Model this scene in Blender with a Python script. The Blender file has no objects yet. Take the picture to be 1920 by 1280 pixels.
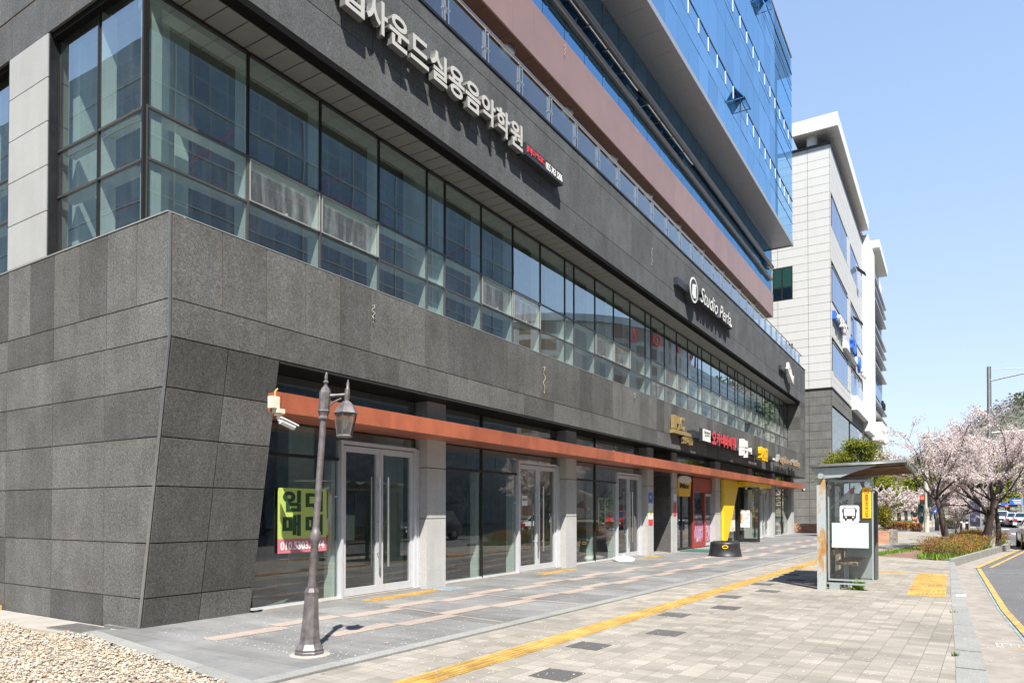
import bpy, math, random
from mathutils import Vector, Matrix, noise
R = math.radians
rnd = random.Random(7)
sc = bpy.context.scene
COL = sc.collection

# ---------------------------------------------------------------- camera
FPX = 1318.5; YAW = math.atan(822 / FPX); PIT = R(0.9); EYE = 1.5
CY = 957 - FPX * math.tan(PIT)
cam = bpy.data.cameras.new('camera'); camo = bpy.data.objects.new('camera', cam); COL.objects.link(camo)
camo.location = (0, 0, EYE); camo.rotation_euler = (R(90) + PIT, 0, YAW)
cam.sensor_width = 36; cam.lens = FPX / 1920 * 36; cam.shift_y = (CY - 640) / 1920
cam.clip_start = 0.05; cam.clip_end = 3000
sc.camera = camo

def ray(px, py):
    s, c, sp, cp = math.sin(YAW), math.cos(YAW), math.sin(PIT), math.cos(PIT)
    a = (px - 960) / FPX; b = (CY - py) / FPX
    return Vector((-s * cp + a * c + b * s * sp, c * cp + a * s - b * c * sp, sp + b * cp))
def gx(px, Y):
    r = ray(px, 957); return r.x / r.y * Y

# ---------------------------------------------------------------- sky, sun, exposure
SUN_EL, SUN_AZ = R(56), R(41)           # azimuth from -Y towards +X
sd = Vector((math.sin(SUN_AZ) * math.cos(SUN_EL), -math.cos(SUN_AZ) * math.cos(SUN_EL), math.sin(SUN_EL)))
w = bpy.data.worlds.new("World"); sc.world = w; w.use_nodes = True
nt = w.node_tree
sky = nt.nodes.new('ShaderNodeTexSky'); sky.sky_type = 'NISHITA'; sky.sun_disc = False
sky.sun_elevation = SUN_EL; sky.sun_rotation = math.pi - SUN_AZ
sky.air_density = 0.95; sky.dust_density = .8; sky.ozone_density = 1.0
bg = nt.nodes['Background']; hs = nt.nodes.new('ShaderNodeHueSaturation'); hs.inputs['Saturation'].default_value = .76; hs.inputs['Value'].default_value = 1.05
nt.links.new(sky.outputs[0], hs.inputs['Color'])
# spring haze: the clear sky is blended with a paler one so that it stays light blue down to the horizon
tc = nt.nodes.new('ShaderNodeTexCoord'); sx_ = nt.nodes.new('ShaderNodeSeparateXYZ'); nt.links.new(tc.outputs['Generated'], sx_.inputs[0])
hr = nt.nodes.new('ShaderNodeValToRGB'); nt.links.new(sx_.outputs[2], hr.inputs[0])
el = hr.color_ramp.elements; el[0].position = 0.0; el[0].color = (.66,.79,.93,1); el[1].position = .42; el[1].color = (.42,.63,.98,1)
e3 = el.new(1.0); e3.color = (.20,.38,.80,1)
sc_ = nt.nodes.new('ShaderNodeVectorMath'); sc_.operation = 'SCALE'; nt.links.new(hr.outputs[0], sc_.inputs[0]); sc_.inputs['Scale'].default_value = 3.25
mx_ = nt.nodes.new('ShaderNodeMix'); mx_.data_type = 'RGBA'; mx_.inputs[0].default_value = .78
nt.links.new(hs.outputs[0], mx_.inputs[6]); nt.links.new(sc_.outputs[0], mx_.inputs[7]); nt.links.new(mx_.outputs[2], bg.inputs[0]); bg.inputs[1].default_value = 0.15
L = bpy.data.lights.new('sun', 'SUN'); L.energy = 5.0; L.angle = R(0.55); L.color = (1.0, 0.955, 0.89)
lo = bpy.data.objects.new('sun', L); COL.objects.link(lo)
lo.rotation_euler = (-sd).to_track_quat('-Z', 'Y').to_euler(); lo.location = (20, -20, 60)
sc.view_settings.view_transform = 'Standard'; sc.view_settings.look = 'None'
sc.view_settings.exposure = 1.05; sc.view_settings.gamma = 1; sc.view_settings.use_curve_mapping = False
sc.cycles.max_bounces = 10; sc.cycles.transparent_max_bounces = 24; sc.cycles.glossy_bounces = 5
sc.cycles.diffuse_bounces = 3; sc.cycles.caustics_reflective = False; sc.cycles.caustics_refractive = False
sc.cycles.sample_clamp_indirect = 6

# ---------------------------------------------------------------- mesh helpers
class MB:
    def __init__(s): s.v = []; s.f = []; s.m = []; s.sm = []
    def add(s, vs, fs, m=0, smooth=False):
        o = len(s.v); s.v += [tuple(p) for p in vs]
        for f in fs: s.f.append(tuple(i + o for i in f)); s.m.append(m); s.sm.append(smooth)
    def box(s, x0, x1, y0, y1, z0, z1, m=0):
        if x0 > x1: x0, x1 = x1, x0
        if y0 > y1: y0, y1 = y1, y0
        s.add([(x0,y0,z0),(x1,y0,z0),(x1,y1,z0),(x0,y1,z0),(x0,y0,z1),(x1,y0,z1),(x1,y1,z1),(x0,y1,z1)],
              [(0,3,2,1),(4,5,6,7),(0,1,5,4),(1,2,6,5),(2,3,7,6),(3,0,4,7)], m); return s
    def hexa(s, p, m=0):   # 8 points like box order
        s.add(p, [(0,3,2,1),(4,5,6,7),(0,1,5,4),(1,2,6,5),(2,3,7,6),(3,0,4,7)], m); return s
    def quad(s, a, b, c, d, m=0): s.add([a,b,c,d], [(0,1,2,3)], m); return s
    def prism(s, pts, lo, hi, axis='z', m=0):
        n = len(pts)
        def mk(p, t):
            return (p[0],p[1],t) if axis == 'z' else ((t,p[0],p[1]) if axis == 'x' else (p[0],t,p[1]))
        vs = [mk(p, lo) for p in pts] + [mk(p, hi) for p in pts]
        fs = [tuple(range(n))[::-1], tuple(range(n, 2*n))] + [(i, (i+1)%n, (i+1)%n+n, i+n) for i in range(n)]
        s.add(vs, fs, m); return s
    def tube(s, pts, rad, n=8, m=0, smooth=True, caps=True):
        pts = [Vector(p) for p in pts]
        if not isinstance(rad, (list, tuple)): rad = [rad] * len(pts)
        vs = []; fs = []
        up = None
        for i, p in enumerate(pts):
            d = (pts[min(i+1, len(pts)-1)] - pts[max(i-1, 0)])
            if d.length < 1e-9: d = Vector((0,0,1))
            d.normalize()
            if up is None:
                up = Vector((1,0,0)) if abs(d.x) < .8 else Vector((0,1,0))
            u = (up - d * up.dot(d)).normalized(); v = d.cross(u); up = u
            for k in range(n):
                a = 2*math.pi*k/n
                vs.append(p + (u*math.cos(a) + v*math.sin(a)) * rad[i])
        for i in range(len(pts)-1):
            for k in range(n):
                fs.append((i*n+k, i*n+(k+1)%n, (i+1)*n+(k+1)%n, (i+1)*n+k))
        s.add(vs, fs, m, smooth)
        if caps:
            s.add(vs[:n], [tuple(range(n))[::-1]], m); s.add(vs[-n:], [tuple(range(n))], m)
        return s
    def lathe(s, cx, cy, prof, n=16, m=0, smooth=True, phase=0):
        vs = []; fs = []
        for r, z in prof:
            for k in range(n):
                a = 2*math.pi*(k+phase)/n; vs.append((cx + r*math.cos(a), cy + r*math.sin(a), z))
        for i in range(len(prof)-1):
            for k in range(n): fs.append((i*n+k, i*n+(k+1)%n, (i+1)*n+(k+1)%n, (i+1)*n+k))
        s.add(vs, fs, m, smooth)
        if prof[0][0] > 1e-4: s.add(vs[:n], [tuple(range(n))[::-1]], m)
        if prof[-1][0] > 1e-4: s.add(vs[-n:], [tuple(range(n))], m)
        return s
    def move(s, d, start=0):
        for i in range(start, len(s.v)): p = s.v[i]; s.v[i] = (p[0]+d[0], p[1]+d[1], p[2]+d[2])
        return s
    def xf(s, M, start=0):
        for i in range(start, len(s.v)): s.v[i] = tuple(M @ Vector(s.v[i]))
        return s

def org(p):
    o = Vector((0,0,0))
    while p is not None: o += p.location; p = p.parent
    return o
def obj(name, mb, mats, parent=None, loc=None):
    me = bpy.data.meshes.new(name)
    base = org(parent) if parent is not None else Vector((0,0,0))
    l = Vector(loc) if loc is not None else Vector((0,0,0))
    b = base + l
    me.from_pydata([(p[0]-b.x, p[1]-b.y, p[2]-b.z) for p in mb.v], [], mb.f)
    if not isinstance(mats, (list, tuple)): mats = [mats]
    for m in mats: me.materials.append(m)
    if len(mats) > 1: me.polygons.foreach_set('material_index', mb.m)
    me.polygons.foreach_set('use_smooth', mb.sm)
    me.update()
    o = bpy.data.objects.new(name, me); COL.objects.link(o); o.location = l
    if parent is not None: o.parent = parent
    return o
def thing(name, label, cat, loc=(0,0,0), group=None):
    o = bpy.data.objects.new(name, None); COL.objects.link(o); o.location = loc; o.empty_display_size = .2
    o['label'] = label; o['category'] = cat
    if group: o['group'] = group
    return o
def tag(o, label, cat, group=None):
    o['label'] = label; o['category'] = cat
    if group: o['group'] = group
    return o
def kind(o, k): o['kind'] = k; return o
def copy_tree(o, parent=None):
    c = o.copy(); COL.objects.link(c); c.parent = parent
    for ch in list(o.children): copy_tree(ch, c)
    return c
def text_mb(body, size, depth, bold=0.0, shear=0, spacing=1.0, width=None, height=None, align='LEFT', line=1.0):
    """letters as a mesh builder in the local x (reading) / y (up) / z (out) frame"""
    c = bpy.data.curves.new('t', 'FONT'); c.body = body; c.size = size; c.extrude = depth/2; c.offset = bold
    c.shear = shear; c.space_character = spacing; c.align_x = align; c.resolution_u = 3; c.space_line = line
    o = bpy.data.objects.new('t', c); COL.objects.link(o)
    dg = bpy.context.evaluated_depsgraph_get(); me = bpy.data.meshes.new_from_object(o.evaluated_get(dg))
    mb = MB(); vs = [tuple(v.co) for v in me.vertices]
    x0 = min(v[0] for v in vs); x1 = max(v[0] for v in vs); y0 = min(v[1] for v in vs); y1 = max(v[1] for v in vs)
    sx = width/(x1-x0) if width else 1; sy = height/(y1-y0) if height else 1
    mb.add([((v[0]-x0)*sx, (v[1]-y0)*sy, v[2]) for v in vs], [tuple(p.vertices) for p in me.polygons])
    bpy.data.objects.remove(o); bpy.data.curves.remove(c); bpy.data.meshes.remove(me)
    return mb
def on_street(mb, X, Y, Z):   # reading along +Y?  facade seen from +X: reading direction is +Y
    return mb.xf(Matrix(((0,0,1,X),(1,0,0,Y),(0,1,0,Z),(0,0,0,1))))
def on_front(mb, X, Y, Z):    # faces -Y, reading along +X
    return mb.xf(Matrix(((1,0,0,X),(0,0,-1,Y),(0,1,0,Z),(0,0,0,1))))

# ---------------------------------------------------------------- materials
def newmat(name):
    m = bpy.data.materials.new(name); m.use_nodes = True
    return m, m.node_tree, m.node_tree.nodes['Principled BSDF']
def N(nt, t, **kw):
    n = nt.nodes.new(t)
    for k, v in kw.items(): setattr(n, k, v)
    return n
def ramp(nt, fac, stops):
    r = N(nt, 'ShaderNodeValToRGB'); e = r.color_ramp.elements
    while len(e) < len(stops): e.new(0.5)
    for i, (p, c) in enumerate(stops): e[i].position = p; e[i].color = (*c, 1)
    nt.links.new(fac, r.inputs[0]); return r
def mixc(nt, fac, a, b, mode='MIX'):
    n = N(nt, 'ShaderNodeMix', data_type='RGBA', blend_type=mode)
    if isinstance(fac, (int, float)): n.inputs[0].default_value = fac
    else: nt.links.new(fac, n.inputs[0])
    for i, x in ((6, a), (7, b)):
        if isinstance(x, tuple): n.inputs[i].default_value = (*x, 1)
        else: nt.links.new(x, n.inputs[i])
    return n.outputs[2]
def coords(nt, rot=0, scale=(1,1,1)):
    g = N(nt, 'ShaderNodeNewGeometry')
    mp = N(nt, 'ShaderNodeMapping'); mp.inputs['Rotation'].default_value = (0,0,rot); mp.inputs['Scale'].default_value = scale
    nt.links.new(g.outputs['Position'], mp.inputs[0]); return mp.outputs[0]
def noisen(nt, vec, scale, detail=4, rough=.55):
    n = N(nt, 'ShaderNodeTexNoise'); n.inputs['Scale'].default_value = scale; n.inputs['Detail'].default_value = detail
    n.inputs['Roughness'].default_value = rough
    if vec is not None: nt.links.new(vec, n.inputs['Vector'])
    return n.outputs['Fac']
def bump(nt, bs, h, strength=.3, dist=.01):
    b = N(nt, 'ShaderNodeBump'); b.inputs['Strength'].default_value = strength; b.inputs['Distance'].default_value = dist
    nt.links.new(h, b.inputs['Height']); nt.links.new(b.outputs[0], bs.inputs['Normal'])

def plain(name, c, rough=.6, metal=0.0, var=.12, nscale=6, spec=.5, bmp=0, island=0.0):
    m, nt, b = newmat(name)
    b.inputs['Roughness'].default_value = rough; b.inputs['Metallic'].default_value = metal
    b.inputs['Specular IOR Level'].default_value = spec
    v = coords(nt)
    n = noisen(nt, v, nscale, 5)
    r = ramp(nt, n, [(.3, tuple(x*(1-var) for x in c)), (.7, tuple(min(1, x*(1+var)) for x in c))])
    col = r.outputs[0]
    if island:
        g = N(nt, 'ShaderNodeNewGeometry')
        r2 = ramp(nt, g.outputs['Random Per Island'], [(0, (1-island,)*3), (1, (1+island,)*3)])
        # values above 1 are clamped in ramps, so scale down then up
        r2.color_ramp.elements[0].color = (1-island, 1-island, 1-island, 1); r2.color_ramp.elements[1].color = (1,1,1,1)
        col = mixc(nt, 1.0, col, r2.outputs[0], 'MULTIPLY')
    nt.links.new(col, b.inputs['Base Color'])
    if bmp: bump(nt, b, noisen(nt, v, nscale*8, 3), bmp, .004)
    return m

def granite(name, base, speck=.5, island=.25, rough=.75, fine=230, streak=.25, blotch=1.0):
    """flamed granite: two grain sizes of speckle, soft blotches, vertical weather streaks, every slab its own tone"""
    m, nt, b = newmat(name)
    b.inputs['Roughness'].default_value = rough; b.inputs['Specular IOR Level'].default_value = .35
    v = coords(nt)
    n1 = noisen(nt, v, fine*.35, 2, .8); n2 = noisen(nt, v, fine*.14, 3, .7); n3 = noisen(nt, v, 1.3, 5, .6)
    vs = coords(nt, 0, (2.2, 2.2, .25)); n4 = noisen(nt, vs, 2.4, 5, .65)
    c1 = ramp(nt, n1, [(.32, tuple(x*(1-speck) for x in base)), (.68, tuple(x*(1+speck) for x in base))]).outputs[0]
    c2 = ramp(nt, n2, [(.34, (1-.5*min(1,speck*1.7),)*3), (.66, (1.0,)*3)]).outputs[0]
    c3 = ramp(nt, n3, [(.3, (1-.30*blotch,1-.32*blotch,1-.36*blotch)), (.66, (1,1,1))]).outputs[0]
    c4 = ramp(nt, n4, [(.35, (1-streak,)*3), (.62, (1,1,1))]).outputs[0]
    c = mixc(nt, 1, c1, c2, 'MULTIPLY'); c = mixc(nt, 1, c, c3, 'MULTIPLY'); c = mixc(nt, 1, c, c4, 'MULTIPLY')
    g = N(nt, 'ShaderNodeNewGeometry')
    c5 = ramp(nt, g.outputs['Random Per Island'], [(0, (1-island,)*3), (.5, (1-island*.45, 1-island*.42, 1-island*.42)), (1, (1,1,.99))]).outputs[0]
    c = mixc(nt, 1, c, c5, 'MULTIPLY')
    nt.links.new(c, b.inputs['Base Color'])
    bump(nt, b, n1, .5, .004)
    return m

def glass(name, tint, refl_ior=1.9, rough=0.0, gcol=(1,1,1), dirt=0.0, base=0.0):
    m = bpy.data.materials.new(name); m.use_nodes = True; nt = m.node_tree; nt.nodes.clear()
    out = N(nt, 'ShaderNodeOutputMaterial'); t = N(nt, 'ShaderNodeBsdfTransparent'); t.inputs[0].default_value = (*tint, 1)
    g = N(nt, 'ShaderNodeBsdfGlossy'); g.inputs['Color'].default_value = (*gcol, 1); g.inputs['Roughness'].default_value = rough
    # Schlick reflectance, the same from both sides of the sheet
    f0 = ((refl_ior-1)/(refl_ior+1))**2; ge = N(nt, 'ShaderNodeNewGeometry'); dt = N(nt, 'ShaderNodeVectorMath', operation='DOT_PRODUCT')
    nt.links.new(ge.outputs['Incoming'], dt.inputs[0]); nt.links.new(ge.outputs['True Normal'], dt.inputs[1])
    def mth(op, a, b_=None):
        q = N(nt, 'ShaderNodeMath', operation=op)
        for i, x in enumerate((a, b_)):
            if x is None: continue
            if isinstance(x, (int, float)): q.inputs[i].default_value = x
            else: nt.links.new(x, q.inputs[i])
        return q.outputs[0]
    sch = mth('ADD', mth('MULTIPLY', mth('POWER', mth('SUBTRACT', 1.0, mth('ABSOLUTE', dt.outputs['Value'])), 4.0), 1-f0), f0)
    # slight waviness of float glass
    v = coords(nt); n = noisen(nt, v, .8, 2, .4); b = N(nt, 'ShaderNodeBump'); b.inputs['Strength'].default_value = .06; b.inputs['Distance'].default_value = .02
    nt.links.new(n, b.inputs['Height']); nt.links.new(b.outputs[0], g.inputs['Normal'])
    fac = sch
    if base:
        a = N(nt, 'ShaderNodeMath', operation='ADD'); nt.links.new(fac, a.inputs[0]); a.inputs[1].default_value = base; a.use_clamp = True; fac = a.outputs[0]
    mx = N(nt, 'ShaderNodeMixShader'); nt.links.new(fac, mx.inputs[0]); nt.links.new(t.outputs[0], mx.inputs[1]); nt.links.new(g.outputs[0], mx.inputs[2])
    last = mx.outputs[0]
    if dirt:
        d = N(nt, 'ShaderNodeBsdfDiffuse'); d.inputs[0].default_value = (.62,.66,.64,1)
        vs = coords(nt, 0, (3, 3, .5)); nn = noisen(nt, vs, 2.5, 6, .7)
        rr = N(nt, 'ShaderNodeMapRange'); rr.inputs[1].default_value = .45; rr.inputs[2].default_value = .8; rr.inputs[3].default_value = dirt*.25; rr.inputs[4].default_value = dirt
        nt.links.new(nn, rr.inputs[0]); m2 = N(nt, 'ShaderNodeMixShader'); nt.links.new(rr.outputs[0], m2.inputs[0])
        nt.links.new(last, m2.inputs[1]); nt.links.new(d.outputs[0], m2.inputs[2]); last = m2.outputs[0]
    nt.links.new(last, out.inputs[0]); return m

def curtain(name, body, gcol, fac, island=.25, rough=.02):
    """opaque coated glass: dark body plus tinted mirror; each pane its own tone"""
    m = bpy.data.materials.new(name); m.use_nodes = True; nt = m.node_tree; nt.nodes.clear()
    out = N(nt, 'ShaderNodeOutputMaterial'); d = N(nt, 'ShaderNodeBsdfDiffuse'); g = N(nt, 'ShaderNodeBsdfGlossy')
    g.inputs['Roughness'].default_value = rough
    ge = N(nt, 'ShaderNodeNewGeometry')
    c = ramp(nt, ge.outputs['Random Per Island'], [(0, tuple(x*(1-island) for x in gcol)), (1, gcol)]).outputs[0]
    nt.links.new(c, g.inputs['Color']); d.inputs[0].default_value = (*body, 1)
    v = coords(nt); n = noisen(nt, v, .7, 2, .4); b = N(nt, 'ShaderNodeBump'); b.inputs['Strength'].default_value = .12; b.inputs['Distance'].default_value = .03
    nt.links.new(n, b.inputs['Height']); nt.links.new(b.outputs[0], g.inputs['Normal'])
    mx = N(nt, 'ShaderNodeMixShader'); mx.inputs[0].default_value = fac
    nt.links.new(d.outputs[0], mx.inputs[1]); nt.links.new(g.outputs[0], mx.inputs[2]); nt.links.new(mx.outputs[0], out.inputs[0])
    return m

def paver(name, c, w_, h_, rot, mortar, mcol, var=.2, offset=0.0, stain=.25, speck=60, skew=0):
    m, nt, b = newmat(name); b.inputs['Roughness'].default_value = .85; b.inputs['Specular IOR Level'].default_value = .3
    v = coords(nt, rot)
    br = N(nt, 'ShaderNodeTexBrick'); br.offset = offset; br.squash = 1
    br.inputs['Scale'].default_value = 1; br.inputs['Brick Width'].default_value = w_; br.inputs['Row Height'].default_value = h_
    br.inputs['Mortar Size'].default_value = mortar; br.inputs['Mortar Smooth'].default_value = .3; br.inputs['Bias'].default_value = 0
    br.inputs['Color1'].default_value = (*tuple(x*(1-var) for x in c), 1); br.inputs['Color2'].default_value = (*tuple(min(1, x*(1+var*.6)) for x in c), 1)
    br.inputs['Mortar'].default_value = (*mcol, 1); nt.links.new(v, br.inputs['Vector'])
    n1 = noisen(nt, v, speck, 3, .8); n2 = noisen(nt, v, .55, 6, .6)
    v3 = coords(nt, rot, (.7, 3.2, 1)); n3 = noisen(nt, v3, 1.1, 5, .7)
    c1 = ramp(nt, n1, [(.3, (.78,)*3), (.7, (1,)*3)]).outputs[0]
    c2 = ramp(nt, n2, [(.35, (1-stain,)*3), (.65, (1,)*3)]).outputs[0]
    c3 = ramp(nt, n3, [(.35, (1-stain*.7, 1-stain*.68, 1-stain*.66)), (.6, (1,)*3)]).outputs[0]
    cc = mixc(nt, 1, br.outputs['Color'], c1, 'MULTIPLY'); cc = mixc(nt, 1, cc, c2, 'MULTIPLY'); cc = mixc(nt, 1, cc, c3, 'MULTIPLY')
    vo = N(nt, 'ShaderNodeTexVoronoi'); vo.inputs['Scale'].default_value = 1.9; nt.links.new(coords(nt), vo.inputs['Vector'])
    c4 = ramp(nt, vo.outputs['Distance'], [(.030, (.62,.60,.58)), (.055, (1,1,1))]).outputs[0]; cc = mixc(nt, 1, cc, c4, 'MULTIPLY')
    nt.links.new(cc, b.inputs['Base Color'])
    sub = N(nt, 'ShaderNodeMath', operation='SUBTRACT'); nt.links.new(n1, sub.inputs[0]); nt.links.new(br.outputs['Fac'], sub.inputs[1])
    bump(nt, b, sub.outputs[0], .35, .004)
    return m

M = {}
M['granite'] = granite('dark_granite', (.205, .204, .196), speck=.55, island=.46, streak=.16)
M['granite_up'] = granite('upper_granite', (.160, .167, .172), speck=.5, island=.18, streak=.14)
M['granite_side'] = granite('pale_pier_granite', (.40, .405, .40), speck=.10, island=.06, streak=.06, fine=260, blotch=.3)
M['granite_light'] = granite('pale_granite', (.54, .54, .525), speck=.22, island=.08, streak=.08, fine=260, blotch=.4)
M['joint'] = plain('joint_filler', (.13,.10,.068), .9)
M['jamb_dark'] = plain('polished_dark_stone', (.02,.022,.024), .25, var=.3)
M['highlit_bronze'] = plain('bronze_with_highlight', (.14,.135,.125), .35, .6, var=.1)  # dark bronze with its highlights mixed into the colour
M['black_trim'] = plain('black_trim', (.012,.012,.012), .45)
M['steel'] = plain('stainless', (.72,.72,.70), .28, 1.0, var=.05)
M['steel_dull'] = plain('dull_steel', (.50,.50,.49), .4, .9, var=.1)
M['alu'] = plain('white_aluminium', (.60,.61,.63), .35, .25, var=.04)
M['frame_dark'] = plain('dark_window_frame', (.028,.026,.023), .4, .4)
M['frame_pale'] = plain('pale_window_frame', (.70,.74,.71), .6, 0, var=.05)
M['frame_silver'] = plain('silver_sash', (.46,.46,.43), .4, .5, var=.05)
M['soffit'] = plain('soffit_metal', (.20,.205,.195), .5, .2, var=.06)
M['soffit_seam'] = plain('soffit_seam', (.03,.03,.03), .8)
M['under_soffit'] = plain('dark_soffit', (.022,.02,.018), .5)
M['matte_black'] = plain('matte_black', (.008,.008,.008), .95, spec=.08)
M['mauve'] = plain('mauve_metal_panel', (.33,.215,.195), .42, .15, var=.05, nscale=1.5, island=.1)
M['canopy'], nt_, b_ = newmat('weathered_rust_red_panel')
v_ = coords(nt_, 0, (4, 4, .35)); n_ = noisen(nt_, v_, 2.2, 6, .7); n2_ = noisen(nt_, coords(nt_), 1.1, 4, .6)
g_ = N(nt_, 'ShaderNodeNewGeometry')
c_ = ramp(nt_, n_, [(.32,(.27,.08,.042)),(.55,(.36,.115,.064)),(.75,(.45,.18,.12))]).outputs[0]
c_ = mixc(nt_, 1, c_, ramp(nt_, n2_, [(.35,(.82,.80,.78)),(.65,(1,1,1))]).outputs[0], 'MULTIPLY')
c_ = mixc(nt_, 1, c_, ramp(nt_, g_.outputs['Random Per Island'], [(0,(.74,.76,.80)),(1,(1,1,1))]).outputs[0], 'MULTIPLY')
nt_.links.new(c_, b_.inputs['Base Color']); b_.inputs['Roughness'].default_value = .42
M['brown_soffit'] = plain('brown_soffit', (.115,.05,.032), .5, .1, var=.1)
M['canopy'] = plain('rust_red_canopy', (.44,.13,.066), .38, .1, var=.16, nscale=3, island=.34)
M['tower_soffit'] = plain('grey_soffit_panel', (.36,.385,.42), .45, .3, var=.05)
M['concrete'] = plain('pale_concrete', (.31,.285,.25), .9, 0, var=.15, nscale=3, bmp=.3)
M['white_paint'] = plain('white_paint', (.78,.78,.76), .6, 0, var=.04)
M['in_wall'] = plain('interior_wall', (.45,.48,.44), .9)
M['in_floor'] = plain('interior_floor', (.22,.22,.20), .9)
M['in_ceiling'] = plain('interior_ceiling', (.30,.31,.24), .9)
M['in_col'] = plain('interior_column', (.62,.70,.66), .8, var=.05)
M['blind'] = plain('pale_blind', (.62,.65,.62), .9, var=.04)
M['red_pipe'] = plain('red_pipe', (.42,.03,.04), .5)
M['grey_pipe'] = plain('grey_pipe', (.35,.36,.34), .6)
M['glass'] = glass('ribbon_glass', (.74,.84,.81), 2.0, dirt=.05, base=.23, gcol=(.88,.97,1))
M['glass_dusty'] = glass('dusty_glass', (.70,.80,.76), 1.9, dirt=.34, base=.1)
M['glass_gf'] = glass('shopfront_glass', (.62,.70,.66), 1.6, dirt=.03, base=.09)
M['glass_rail'] = glass('rail_glass', (.74,.83,.90), 1.9)
M['glass_shelter'] = glass('shelter_glass', (.74,.76,.74), 1.5, dirt=.08)
M['curtain'] = curtain('blue_curtain_glass', (.06,.16,.32), (.52,.78,1.0), .80, island=.18)
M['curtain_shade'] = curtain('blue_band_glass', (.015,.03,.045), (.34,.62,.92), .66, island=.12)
M['glass_tower'] = glass('clear_blue_glass', (.62,.80,.95), 1.25, gcol=(.5,.8,1))
M['fin'] = plain('grey_sun_bar', (.36,.36,.35), .35, .6, var=.06)
# ================================================================ GROUND
FR = R(2.3)
kerb_in = [(0.03,-6),(0.03,9),(0.0,14),(-0.03,24.2)]
kerb_out = [(0.32,-6),(0.27,9),(0.20,14),(0.09,24.2)]
M['asphalt'], nt_, b_ = newmat('asphalt')
v_ = coords(nt_); n1_ = noisen(nt_, v_, 90, 3, .8); n2_ = noisen(nt_, v_, .35, 6, .6)
c_ = mixc(nt_, 1, ramp(nt_, n1_, [(.35,(.07,.07,.073)),(.72,(.20,.20,.205))]).outputs[0], ramp(nt_, n2_, [(.35,(.75,.75,.75)),(.65,(1,1,1))]).outputs[0], 'MULTIPLY')
nt_.links.new(c_, b_.inputs['Base Color']); b_.inputs['Roughness'].default_value = .9; bump(nt_, b_, n1_, .4, .006)
M['earth'] = plain('earth', (.16,.14,.09), .95, var=.3, nscale=.3)
M['sidewalk'] = paver('sidewalk_blocks', (.375,.343,.293), .2, .2, FR, .0035, (.20,.18,.145), var=.20, stain=.26)
M['plaza'] = paver('plaza_granite', (.26,.26,.252), .95, .62, R(3.2), .0035, (.13,.11,.08), var=.20, stain=.32, offset=.5)
M['pink'] = paver('pink_granite', (.40,.33,.28), .5, 1.05, R(3.2), .0025, (.25,.2,.15), var=.05, stain=.15)
M['kerb'] = granite('kerb_granite', (.30,.30,.285), speck=.2, island=.1, fine=200, streak=.05, blotch=.5)
M['yellow_tile'] = plain('yellow_tactile', (.46,.28,.07), .75, 0, var=.34, nscale=2.2, bmp=.3, island=.30)
M['dark_tile'] = plain('dark_paver', (.085,.082,.08), .9, var=.2, nscale=40, island=.2)
M['paint_yellow'] = plain('road_paint_yellow', (.40,.27,.09), .8, var=.4, nscale=7)
M['paint_white'] = plain('road_paint_white', (.62,.62,.60), .8, var=.2, nscale=5)
M['paint_blue'] = plain('worn_blue_paint', (.20,.27,.29), .8, var=.3, nscale=5)
M['redpave'] = paver('red_brick_paving', (.30,.17,.14), .2, .1, R(20), .004, (.16,.12,.1), var=.25, offset=.5)

m = MB(); m.box(-700, 700, -300, 900, -.30, -.20); kind(obj('ground', m, M['earth']), 'structure')
m = MB(); m.prism([(0.2,-60),(26,-60),(26,420),(2.2,420),(2.2,76),(-60,76),(-60,58),(0.2,58)], -.199, -.13); kind(obj('road', m, M['asphalt']), 'structure')
# sidewalk slab (public pavement)
sw = [(-5.3,-6),(0.03,-6),(0.03,9),(0.0,14),(-0.03,24.2),(1.6,36.5),(2.2,41),(2.0,57.6),(-22,57.6),(-22,50.5),(-7.7,50.5),(-3.05,50.2),(-5.0,4.0)]
m = MB(); m.prism(sw, -.198, 0); kind(obj('sidewalk', m, M['sidewalk']), 'structure')
# plaza paving in front of the shops
pz = [(-8.78,5.0),(-9.05,4.72),(-5.05,4.02),(-3.22,45),(-3.05,50.2),(-7.7,50.2),(-8.7,50.0),(-9.4,50.0),(-9.4,5.0)]
m = MB(); m.prism(pz, -.196, .012); plaza = kind(obj('plaza_paving', m, M['plaza']), 'structure')
def bx_(Y): return -5.05 + (Y-4.02) * (1.83/41)     # plaza / pavement edge
m = MB(); y = 4.02                                   # flush granite border strip, slab by slab
while y < 49:
    y2 = min(y+.98, 49); m.hexa([(bx_(y)-.16,y+.004,-.1),(bx_(y)+.02,y+.004,-.1),(bx_(y2)+.02,y2-.004,-.1),(bx_(y2)-.16,y2-.004,-.1),
        (bx_(y)-.16,y+.004,.016),(bx_(y)+.02,y+.004,.016),(bx_(y2)+.02,y2-.004,.016),(bx_(y2)-.16,y2-.004,.016)]); y = y2
for i in range(4):                                   # border towards the gravel
    t0, t1 = i/4, (i+1)/4; a = Vector((-9.05,4.72)).lerp(Vector((-5.09,4.027)), t0); b = Vector((-9.05,4.72)).lerp(Vector((-5.09,4.027)), t1-.003)
    m.hexa([(a.x,a.y-.17,-.15),(b.x,b.y-.17,-.15),(b.x,b.y,-.15),(a.x,a.y,-.15),(a.x,a.y-.17,.010),(b.x,b.y-.17,.010),(b.x,b.y,.0125),(a.x,a.y,.0125)])
kind(obj('plaza_border', m, M['kerb']), 'structure')
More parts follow.
